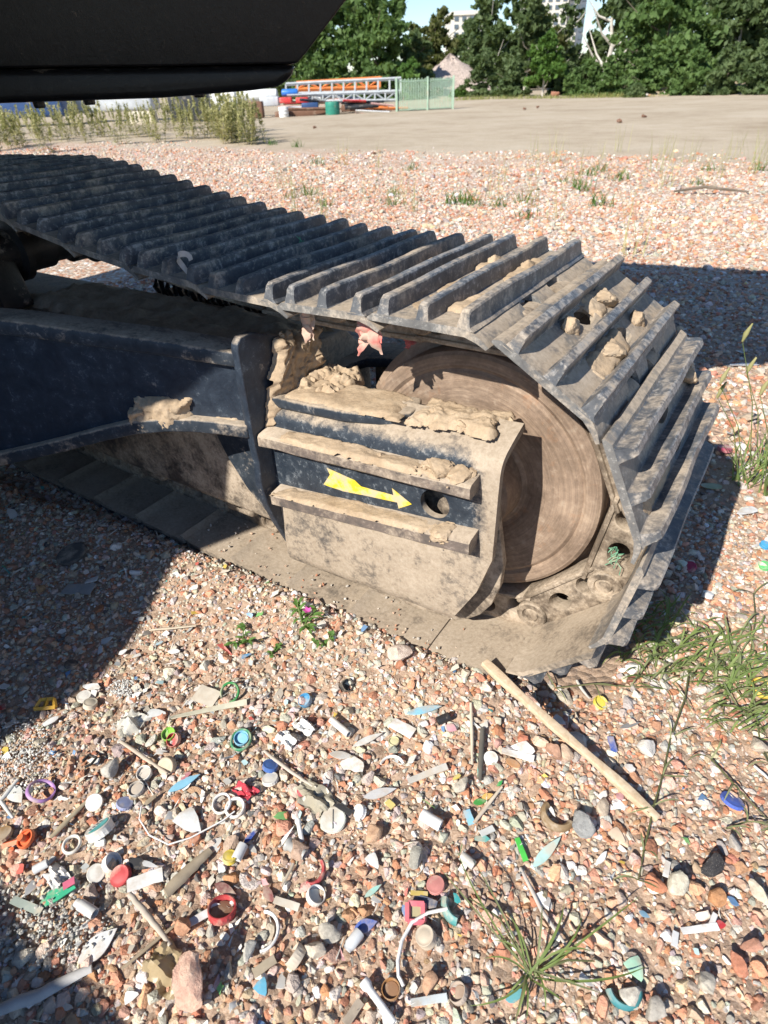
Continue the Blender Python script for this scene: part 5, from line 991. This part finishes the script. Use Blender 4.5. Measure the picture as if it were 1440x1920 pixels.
# sticks and twigs
SK = [([(230, 1397), (275, 1428), (317, 1457)], 9, (.55, .46, .36), 'pale stick beside the open white cap'), ([(283, 1188), (330, 1184), (370, 1180)], 6, (.55, .46, .34), 'thin straw below the shadow edge'), ([(313, 1682), (350, 1645), (396, 1600)], 24, (.36, .29, .20), 'grey brown weathered wood splinter'), ([(-20, 1908), (80, 1870), (177, 1820)], 26, (.50, .49, .48), 'thick pale branch in the lower left shadow'), ([(247, 1682), (285, 1728), (324, 1778)], 13, (.52, .45, .37), 'pale stick right of the large slab'),
      ([(233, 1822), (295, 1770), (353, 1723)], 7, (.34, .26, .17), 'thin brown twig crossing a pale stick'), ([(100, 1577), (135, 1540), (172, 1504)], 10, (.42, .34, .22), 'tan stalk leaning on the white closed cap'), ([(882, 1325), (884, 1380), (885, 1440)], 7, (.60, .51, .38), 'upright pale bamboo splinter'), ([(904, 1372), (901, 1420), (900, 1470)], 11, (.12, .11, .09), 'dark twig beside the bamboo splinter'), ([(497, 1415), (545, 1452), (598, 1488)], 8, (.58, .50, .42), 'pale twig right of the blue closed cap'),
      ([(887, 1550), (912, 1518), (940, 1482)], 7, (.60, .50, .38), 'thin pale stick beside the green scrap'), ([(975, 1635), (1015, 1715), (1067, 1790)], 9, (.56, .51, .46), 'long pale straw running into the grass'), ([(1410, 1443), (1425, 1456), (1445, 1474)], 7, WHITE, 'white rod at the right edge'), ([(1080, 1283), (1090, 1300), (1103, 1316)], 7, (.66, .64, .58), 'short white stick at the track end'), ([(38, 1468), (6, 1508), (30, 1540)], 8, (.66, .66, .64), 'bent white plastic rod at the left'), ([(552, 1625), (545, 1640), (530, 1668)], 6, (.50, .42, .32), 'short straw beside the dark red arc')]
for pts_, wd_, c_, lb_ in SK: stick(pts_, wd_, c_, lb_)
stick([(757, 1856), (748, 1838), (746, 1810), (754, 1772), (772, 1738), (802, 1720), (838, 1712)], 7, WHITE, 'thin white curved wire near the bottom middle', 'wire', 'wire', 1.0, .016, (1, 1, 1, 1), rough=.4)
stick([(443, 1530), (420, 1548), (360, 1580), (320, 1592), (285, 1575), (266, 1545), (270, 1520)], 3, WHITE, 'fine white string looped across the gravel', 'string', 'string', 1.0, .016, (1, 1, 1), rough=.6)
stick([(160, 1436), (172, 1424), (186, 1430), (176, 1442), (164, 1448)], 5, BLK, 'small black cord tangle', 'cord', 'cord', 1.0, .016, (1, 1, 1))
# tubes, nozzles and odd pieces
tubeo(683, 1847, 740, 1925, 19, WHITE, 'white plastic pipe with a flared head at the bottom', 'plastic_pipe', flare=1.55); tubeo(446, 1620, 460, 1592, 27, (.62, .63, .64), 'white threaded stub beside the yellow cap'); tubeo(790, 1536, 826, 1558, 30, WHITE, 'white roll with a crack line', 'plastic_roll'); tubeo(864, 1612, 888, 1632, 24, (.55, .52, .47), 'grey beige tube beside a brick stone'); tubeo(248, 1081, 268, 1082, 12, WHITE, 'tiny white tube in the left shadow'); tubeo(820, 1362, 842, 1352, 22, BLK, 'black rubber stub beside the pink shard'); tubeo(622, 1358, 655, 1386, 18, (.70, .68, .64), 'white twin tube above the clear spoon piece'); tubeo(560, 1545, 568, 1585, 12, WHITE, 'white nozzle stem left of the round lid', flare=1.4); tubeo(540, 1590, 574, 1612, 26, (.42, .42, .40), 'grey funnel stub below the white nozzle stem', flare=1.3); tubeo(652, 1788, 676, 1756, 30, (.56, .58, .60), 'grey spray nozzle below the blue cap half', flare=.8); tubeo(150, 1700, 184, 1722, 28, (.60, .60, .58), 'frosted nozzle beside the green sachet', flare=.6); tubeo(70, 1640, 96, 1626, 22, (.66, .68, .70), 'frosted tube left of the off white cap')
crumple(248, 1357, 62, (.80, .77, .68), 'crumpled clear plastic cup in the left foreground', 3, .5, trans=.35, el=1.0); crumple(322, 1822, 84, (.46, .35, .19), 'crumpled tan plastic film above the pink rock', 4, .5, trans=.15); crumple(538, 1392, 36, (.78, .78, .76), 'crumpled white scrap left of the twin tube', 5, .6); crumple(574, 1368, 34, (.78, .78, .76), 'crumpled white star shaped scrap', 6, .6); crumple(462, 1489, 36, (.55, .03, .06), 'crushed red cap right of the white rings', 7, .8, 'crushed_cap', 'bottle cap'); crumple(110, 1650, 44, (.66, .64, .62), 'crumpled white wrapper above the green sachet', 8, .5); crumple(590, 1500, 66, (.52, .47, .35), 'crumpled clear film left of the round lid', 9, .35, trans=.3)
# yellow bracket, orange plug, pink frame
q, s = seat(90, 1328, .014); yb = root_at('plastic_bracket', 'orange yellow plastic bracket at the shadow edge', 'bracket', q); yb.rotation_euler = (.3, .1, .75)
for nm_, a_, b_ in (('bar', (-.020, -.009, 0), (.020, -.009, 0)), ('bar', (-.020, -.009, 0), (-.012, .010, 0)), ('bar', (.020, -.009, 0), (.014, .010, 0)), ('bar', (-.012, .010, 0), (.014, .010, 0)), ('cross_bar', (0, -.009, 0), (.002, .010, 0))): MB().beam(a_, b_, .006, .008).obj(nm_, cm((.75, .42, .01), .4, .05), yb)
q, s = seat(55, 1580, .012); op = root_at('plug', 'orange plastic plug with a handle at the left edge', 'plug', q); op.rotation_euler = (.3, -.2, .35)
MB().lathe([(0, .002), (.012, .002), (.0125, .006), (.0145, .006), (.0155, .003), (.0155, 0), (0, 0)], (0, 0, 0), (0, 0, 1), 24).obj('disc', cm(ORG, .4, .05), op, sm=40); MB().lathe([(.003, .002), (.006, .002), (.0055, .016), (.003, .016)], (0, 0, 0), (0, 0, 1), 16).obj('stem', cm(ORG, .4, .05), op, sm=40); MB().beam((-.012, -.004, .003), (-.040, -.014, .003), .008, .006).obj('handle', cm(ORG, .4, .05), op)
q, s = seat(780, 1718, .014); pf = root_at('frame_clip', 'pink red square plastic frame beside a blue wedge', 'frame', q); pf.rotation_euler = (.15, .1, .55)
for a_, b_ in (((-.012, -.012, 0), (.012, -.012, 0)), ((.012, -.012, 0), (.012, .012, 0)), ((.012, .012, 0), (-.012, .012, 0)), ((-.012, .012, 0), (-.012, -.012, 0))): MB().beam(a_, b_, .007, .009).obj('side', cm((.60, .12, .16), .4, .1), pf)
MB().box((-.009, -.009, -.003), (.009, .009, .0)).obj('fill', cm((.46, .40, .22), .9, .3), pf)
# single stones that stand out
RK = [(368, 1862, 98, (.62, .42, .33), 'large pink grey rock at the lower left', .8), (1330, 1632, 46, (.045, .045, .05), 'black rounded stone in the right foreground', .9), (1085, 1556, 50, (.30, .31, .31), 'dark grey angular stone below the wooden slat', .7), (1270, 1668, 48, (.54, .51, .42), 'pale cream stone beside the brick stone', .8), (1226, 1666, 38, (.50, .22, .13), 'brick red flat stone left of the pale cream stone', .4), (780, 1616, 46, (.34, .34, .31), 'dark grey flat stone left of the grass', .4), (750, 1238, 46, (.56, .47, .41), 'round pale stone near the track plates', .5), (1207, 1409, 40, (.64, .61, .57), 'white quartz stone on bare gravel', .6), (1316, 1855, 52, (.46, .43, .37), 'large grey stone at the lower right', .6), (1377, 1815, 42, (.52, .23, .15), 'large orange brick stone at the lower right', .6), (1404, 1782, 38, (.48, .26, .19), 'brown brick stone at the right edge', .7), (1418, 1686, 48, (.54, .49, .40), 'broad pale stone at the right edge', .6), (1224, 1902, 48, (.42, .40, .36), 'grey stone at the bottom right edge', .7), (1098, 1766, 34, (.52, .25, .16), 'orange brick stone right of the grass', .7), (1340, 1688, 34, (.46, .24, .12), 'tan brown chip below the black stone', .5), (1040, 1418, 38, (.46, .28, .20), 'reddish stone right of the crumpled white plastic', .7), (806, 1852, 38, (.48, .30, .20), 'brown stone beside the copper cap', .7), (620, 1755, 40, (.44, .42, .37), 'tall grey stone left of the blue cap half', .8), (700, 1568, 38, (.54, .36, .24), 'tan stone below the dish cap', .7), (560, 1602, 42, (.44, .32, .25), 'brown grey stone behind the grey funnel', .7), (215, 1446, 40, (.46, .45, .42), 'grey stone left of the open white cap', .7), (590, 1790, 46, (.52, .47, .40), 'pale lumpy stone beside the cream cup', .6), (1417, 1410, 46, (.56, .49, .40), 'tan flat stone in the grass at the right', .5), (1180, 1870, 40, (.52, .50, .45), 'pale stone beside the teal hook', .6), (1060, 1417, 30, (.52, .40, .30), 'tan stone near the wooden slat', .7), (865, 1480, 34, (.52, .49, .42), 'speckled pale stone below the yellow scrap', .8), (1372, 1590, 34, (.45, .42, .38), 'grey stone below the royal blue cap', .7), (470, 1790, 34, (.45, .45, .42), 'grey angular stone right of the large red cap', .5), (350, 1745, 36, (.50, .28, .18), 'brick stone below the large red cap', .8), (1130, 1520, 32, (.50, .42, .33), 'tan stone beside the wooden slat end', .6)]
for i, (px, py, d, c, lb, fl_) in enumerate(RK): rock(px, py, d, c, lb, 700 + i, fl_)
# concrete crumbs, pale granule spill
def crumbs(n, px, py, rx, ry, d0, d1, pal, name, lb):
    P = []; 
    for _ in range(n):
        a, r = RNG.uniform(0, 6.28), RNG.random() ** .6; q = gp(px + math.cos(a) * r * rx, py + math.sin(a) * r * ry); P.append((q.x, q.y, q.z + RNG.uniform(.004, .014)))
    sz = RNG.uniform(d0, d1, (n, 1)) * .5 * np.ones((1, 3)); c = np.array(pal)[RNG.integers(0, len(pal), n)] * RNG.uniform(.85, 1.1, (n, 1))
    o = scatter(name, np.array(P), RNG.uniform(0, 6.28, (n, 3)), sz, np.c_[c, np.ones(n)], RNG.integers(0, 3, n).astype(np.int32), [rock_mesh('crumb_shape', 900 + i, 1) for i in range(3)], stone_material()); tag(o, lb, 'granules', kind='stuff')
crumbs(520, 45, 1425, 66, 72, .003, .008, [(.72, .72, .70), (.62, .61, .58)], 'pale_granules', 'spill of pale grey granules at the left')
crumbs(260, 235, 1297, 26, 18, .003, .007, [(.74, .74, .72)], 'white_granules', 'small spill of white granules above the clear cup')
crumbs(420, 95, 1735, 120, 90, .003, .012, [(.46, .45, .42), (.56, .54, .50)], 'grey_crumbs', 'crumbled grey mortar in the lower left shadow')

# rags pinched under the track shoes
M['rag'] = plain('red_rag', (.62, .16, .14), .9, .3, 40, .4, .45); M['rag2'] = plain('muddy_rag', (.55, .36, .28), .9, .3, 40, .4, .5)
def rag(px, py, v, w_, h, sd, mat, lb):
    q = Vector(on_v(px, py, v)); bm = bmesh.new(); rg = random.Random(sd)
    for st_ in range(6):                       # torn strips that start in one pinched knot
        x0 = rg.uniform(-.35, .35) * w_; dx = rg.uniform(-.9, .9) * w_; L = h * rg.uniform(.55, 1.1); sw = w_ * rg.uniform(.22, .42); ph = rg.uniform(0, 6); prev = None
        for i in range(11):
            t = i / 10; c = Vector((x0 + dx * t * t, rg.uniform(-.12, .12) * w_ + math.sin(t * 5 + ph) * w_ * .22, -L * t)); wd = sw * (.5 + .9 * math.sin(math.pi * min(1, t * .8 + .15))) * (1 - .55 * (t > .85)); n_ = mnoise.noise(Vector((t * 4, sd, st_)))
            row = [bm.verts.new(c + Vector((-wd + n_ * wd * .5, 0, rg.uniform(-.1, .1) * wd))), bm.verts.new(c + Vector((0, -wd * .7 * n_ - wd * .3, 0))), bm.verts.new(c + Vector((wd + n_ * wd * .5, wd * .2, rg.uniform(-.1, .1) * wd)))]
            if prev: bm.faces.new((prev[0], prev[1], row[1], row[0])); bm.faces.new((prev[1], prev[2], row[2], row[1]))
            prev = row
    me = bpy.data.meshes.new('rag'); bm.to_mesh(me); bm.free(); smooth(me, 60); tag(link('rag', me, mat, loc=q), lb, 'rag')
rag(575, 583, .05, .020, .055, 1, M['rag2'], 'muddy pink rag pinched under the track, left one'); rag(690, 598, .03, .024, .060, 2, M['rag'], 'red rag hanging under the track, right one'); rag(772, 628, .22, .02, .03, 3, M['rag'], 'scrap of red rag behind the idler top')
# green net shreds and paper curl on the track
M['net'] = plain('green_net', (.16, .42, .27), .8, .3, 60, .3, .2)
for px, py, v, sd, lb in ((1155, 1040, .145, 1, 'green netting shreds caught on the chain link'), (566, 466, .30, 2, 'green netting tuft between the top track grousers')):
    q = Vector(on_v(px, py, v)); m = MB(); rg = random.Random(sd)
    for i in range(14): a_ = Vector((rg.uniform(-.012, .012), rg.uniform(-.004, .004), rg.uniform(-.02, .02))); m.tube([a_ * .8, a_ + Vector((rg.uniform(-.012, .012), -.004, rg.uniform(-.012, .012))), a_ + Vector((rg.uniform(-.014, .014), 0, rg.uniform(-.022, .008)))], .0008, 4)
    tag(m.obj('net_shred', M['net'], loc=q), lb, 'netting')
q = Vector(on_v(347, 492, .03)); tag(MB().tube([q + Vector((.016 * math.cos(a), .004 * math.sin(a * 2), .016 * math.sin(a))) for a in np.linspace(.3, 5.2, 14)], 1, 6, [(.001, .006)] * 14).obj('paper_curl', cm((.62, .52, .46), .8, .2), sm=60), 'curled paper strip on the top track plates', 'paper')

# ------------------------------------------------------------------ plants in the foreground
M['blade'] = leaf_material('blade_green', (.11, .17, .05), (.19, .26, .085), (.30, .36, .15)); M['blade_dry'] = leaf_material('blade_grey_green', (.14, .17, .08), (.24, .27, .14), (.38, .38, .21)); M['stemc'] = leaf_material('stem_green', (.10, .10, .05), (.16, .17, .08), (.24, .22, .12))
def blade(root, a, b, wd, arch, mat, seg=6):
    a, b = Vector(a), Vector(b); d = b - a; sd_ = d.cross(Vector((0, 0, 1))); sd_ = sd_.normalized() if sd_.length > 1e-5 else Vector((1, 0, 0)); vs_ = []; bow = random.uniform(-.13, .13) * d.length
    for k in range(seg + 1):
        t = k / seg; c = a + d * t + sd_ * (bow * 4 * t * (1 - t)) + Vector((0, 0, arch * 4 * t * (1 - t))); w_ = wd * (.55 + .9 * t) * (1 - t ** 2.2) + .0002; f = Vector((0, 0, w_ * .35)); vs_ += [c - sd_ * w_ + f, c, c + sd_ * w_ + f]
    m = MB().add(vs_, [(3 * k + j, 3 * k + j + 1, 3 * k + 4 + j, 3 * k + 3 + j) for k in range(seg) for j in range(2)]); return wpart(m.obj('blade', mat, sm=80), root)
def lift3(p_, h): q = gp(*p_); return Vector((q.x, q.y, q.z + h))
# big tuft at the bottom
tc = (993, 1830); tr = root_at('grass_tuft', 'green grass tuft sprawling over gravel in the foreground', 'grass tuft', gp(*tc))
for (ex, ey, h, wd, ar) in [(820, 1640, .05, .0030, .03), (853, 1610, .06, .0025, .03), (885, 1632, .055, .0028, .03), (945, 1720, .03, .003, .03), (1012, 1715, .05, .0035, .03), (1052, 1712, .05, .004, .03), (1086, 1730, .04, .003, .03), (1108, 1796, .03, .0035, .025), (1205, 1822, .02, .0035, .02), (1187, 1705, .07, .003, .02), (1125, 1870, .015, .003, .02), (1055, 1888, .02, .003, .03), (1020, 1905, .02, .003, .03), (968, 1912, .02, .003, .03), (985, 1918, .02, .0026, .03), (906, 1806, .02, .0028, .02), (880, 1893, .015, .003, .02), (925, 1775, .03, .0028, .03), (960, 1745, .04, .003, .02), (1038, 1760, .05, .003, .02), (950, 1870, .01, .003, .02), (1060, 1800, .03, .003, .02)]:
    blade(tr, lift3((tc[0] + random.uniform(-12, 12), tc[1] + random.uniform(-12, 12)), .008), lift3((ex, ey), h * .5 + .008), wd * .55, ar * .6, M['blade' if random.random() < .75 else 'blade_dry'])
for pts_ in ([(993, 1830), (935, 1735), (880, 1690)], [(1000, 1828), (1060, 1812), (1112, 1808)], [(985, 1835), (975, 1880), (965, 1920)]): wpart(MB().tube([lift3(q_, .012 + .012 * (i == 1)) for i, q_ in enumerate(pts_)], .0022, 6, [1, .8, .5]).obj('stem', M['stemc'], sm=60), tr)
# sprawling grass mass at the right with long runners
for gi, (cx, cy, n, rx, ry, lb) in enumerate([(1240, 1230, 100, 90, 70, 'matted green grass patch beside the track end'), (1370, 1255, 100, 75, 80, 'matted green grass patch at the right edge'), (1395, 1345, 50, 55, 60, 'green grass clump hanging below the right patch'), (1225, 1170, 22, 50, 40, 'grass blades growing in the track shadow')]):
    rt = root_at('grass_patch', lb, 'grass patch', gp(cx, cy))
    for i in range(n):
        a = random.uniform(0, 6.28); r = random.random() ** .7; bx, by = cx + math.cos(a) * r * rx, cy + math.sin(a) * r * ry; l = random.uniform(28, 75); e = random.choice([random.uniform(-3.0, -.2), random.uniform(2.2, 3.6), random.uniform(-.4, .6)])
        blade(rt, lift3((bx, by), .006), lift3((bx + math.cos(e) * l, by + math.sin(e) * l * .8), random.uniform(.008, .05)), random.uniform(.0016, .0032), random.uniform(.005, .03), M['blade' if i % 3 else 'blade_dry'], 5)
for pts_, lb in (([(1290, 1260), (1280, 1320), (1255, 1390), (1240, 1460), (1222, 1520), (1205, 1600), (1195, 1655)], 'long dark grass runner crossing the slat end'), ([(1400, 1290), (1412, 1350), (1425, 1410), (1440, 1440)], 'grass runner trailing down the right edge'), ([(1330, 1430), (1370, 1480), (1440, 1545)], 'grass runner beside the royal blue cap'), ([(1040, 1297), (1110, 1292), (1180, 1292), (1240, 1296)], 'grass runner stretching towards the track end'), ([(1410, 1120), (1412, 1170), (1405, 1230), (1385, 1280)], 'upright grass stem at the right edge'), ([(1358, 1560), (1395, 1550), (1445, 1546)], 'grey green runner tip at the right edge')):
    rt = root_at('grass_runner', lb, 'grass runner', gp(*pts_[0])); P = [lift3(q_, .012 + .006 * math.sin(i * 2)) for i, q_ in enumerate(pts_)]
    wpart(MB().tube(P, .0016, 6, [1] * (len(P) - 1) + [.5]).obj('stem', M['stemc'], sm=60), rt)
    for i, q_ in enumerate(pts_):
        for k in range(2): e = random.uniform(0, 6.28); blade(rt, P[i], lift3((q_[0] + math.cos(e) * 50, q_[1] + math.sin(e) * 34), random.uniform(.01, .03)), .0017, .008, M['blade_dry'], 5)
# bristle grass with seed heads at the right
for i, (bx, by, tx, ty, lb) in enumerate([(1385, 900, 1345, 745, 'bristle grass stalk with a nodding head, left one'), (1405, 905, 1392, 640, 'tall bristle grass stalk at the right edge'), (1420, 880, 1400, 700, 'short bristle grass stalk beside the tall one'), (1395, 910, 1350, 720, 'bristle grass stalk leaning over the sunny gravel'), (1432, 930, 1425, 740, 'bristle grass stalk touching the right edge')]):
    b_ = gp(bx, by); t_ = Vector(on_d(tx, ty, dist(b_))); rt = root_at('bristle_grass', lb, 'grass stalk', b_); mid = b_.lerp(t_, .55) + Vector((.01, .01, .02))
    wpart(MB().tube([b_, mid, t_], .0016, 5, [1, .8, .5]).obj('stem', M['blade']), rt); hd = MB().tube([t_, t_ + Vector((.003, 0, .022)), t_ + Vector((.010, .004, .048))], .0065, 8, [.5, 1, .3]).mesh('seed_head', 60); rough_up(hd, .0015, 300); wpart(link('seed_head', hd, M['weed']), rt)
    for k in range(9): e = random.uniform(0, 6.28); l = random.uniform(.07, .16); blade(rt, b_ + Vector((random.uniform(-.02, .02), random.uniform(-.02, .02), 0)), b_ + Vector((math.cos(e) * l * .8, math.sin(e) * l * .8, l)), .0028, .02, M['blade'], 5)
# broad leaved weeds near the track
def weed(px, py, n, L, hmax, lb, sd, flower=False):
    rg = random.Random(sd); b_ = gp(px, py); rt = root_at('leafy_weed', lb, 'weed', b_)
    for st_ in range(max(2, n // 7)):
        a = rg.uniform(0, 6.28); tp = b_ + Vector((math.cos(a) * L * .7, math.sin(a) * L * .7, hmax * rg.uniform(.5, 1))); wpart(MB().tube([b_, b_.lerp(tp, .5) + Vector((0, 0, .01)), tp], .0016, 5, [1, .8, .5]).obj('stem', M['blade']), rt)
        for k in range(7):
            c = b_.lerp(tp, .25 + .75 * k / 6); e = a + rg.uniform(-2.2, 2.2); l = rg.uniform(.5, 1) * L * .55; blade(rt, c, c + Vector((math.cos(e) * l, math.sin(e) * l, rg.uniform(-.2, .5) * l)), .0045, .004, M['leaf_b2'], 5)
    if flower:
        m = MB(); c = b_ + Vector((.012, .01, hmax * .95))
        for k in range(5): a = k * 1.257; e1 = Vector((math.cos(a), math.sin(a), .5)); s_ = Vector((-math.sin(a), math.cos(a), 0)); m.add([c, c + e1 * .006 + s_ * .004, c + e1 * .011, c + e1 * .006 - s_ * .004], [(0, 1, 2, 3)])
        wpart(m.obj('flower', cm((.62, .05, .38), .6, 0)), rt)
M['leaf_b2'] = leaf_material('weed_leaf', (.07, .16, .035), (.12, .24, .06), (.20, .34, .12))
weed(568, 1178, 28, .055, .055, 'leafy green weed with a magenta flower by the track', 1, True); weed(455, 1205, 21, .045, .03, 'bushy little green weed at the shadow edge', 2); weed(612, 1212, 14, .035, .02, 'small leafy sprout right of the flowering weed', 3); weed(512, 1226, 10, .025, .015, 'tiny leafy sprout left of the flowering weed', 4)
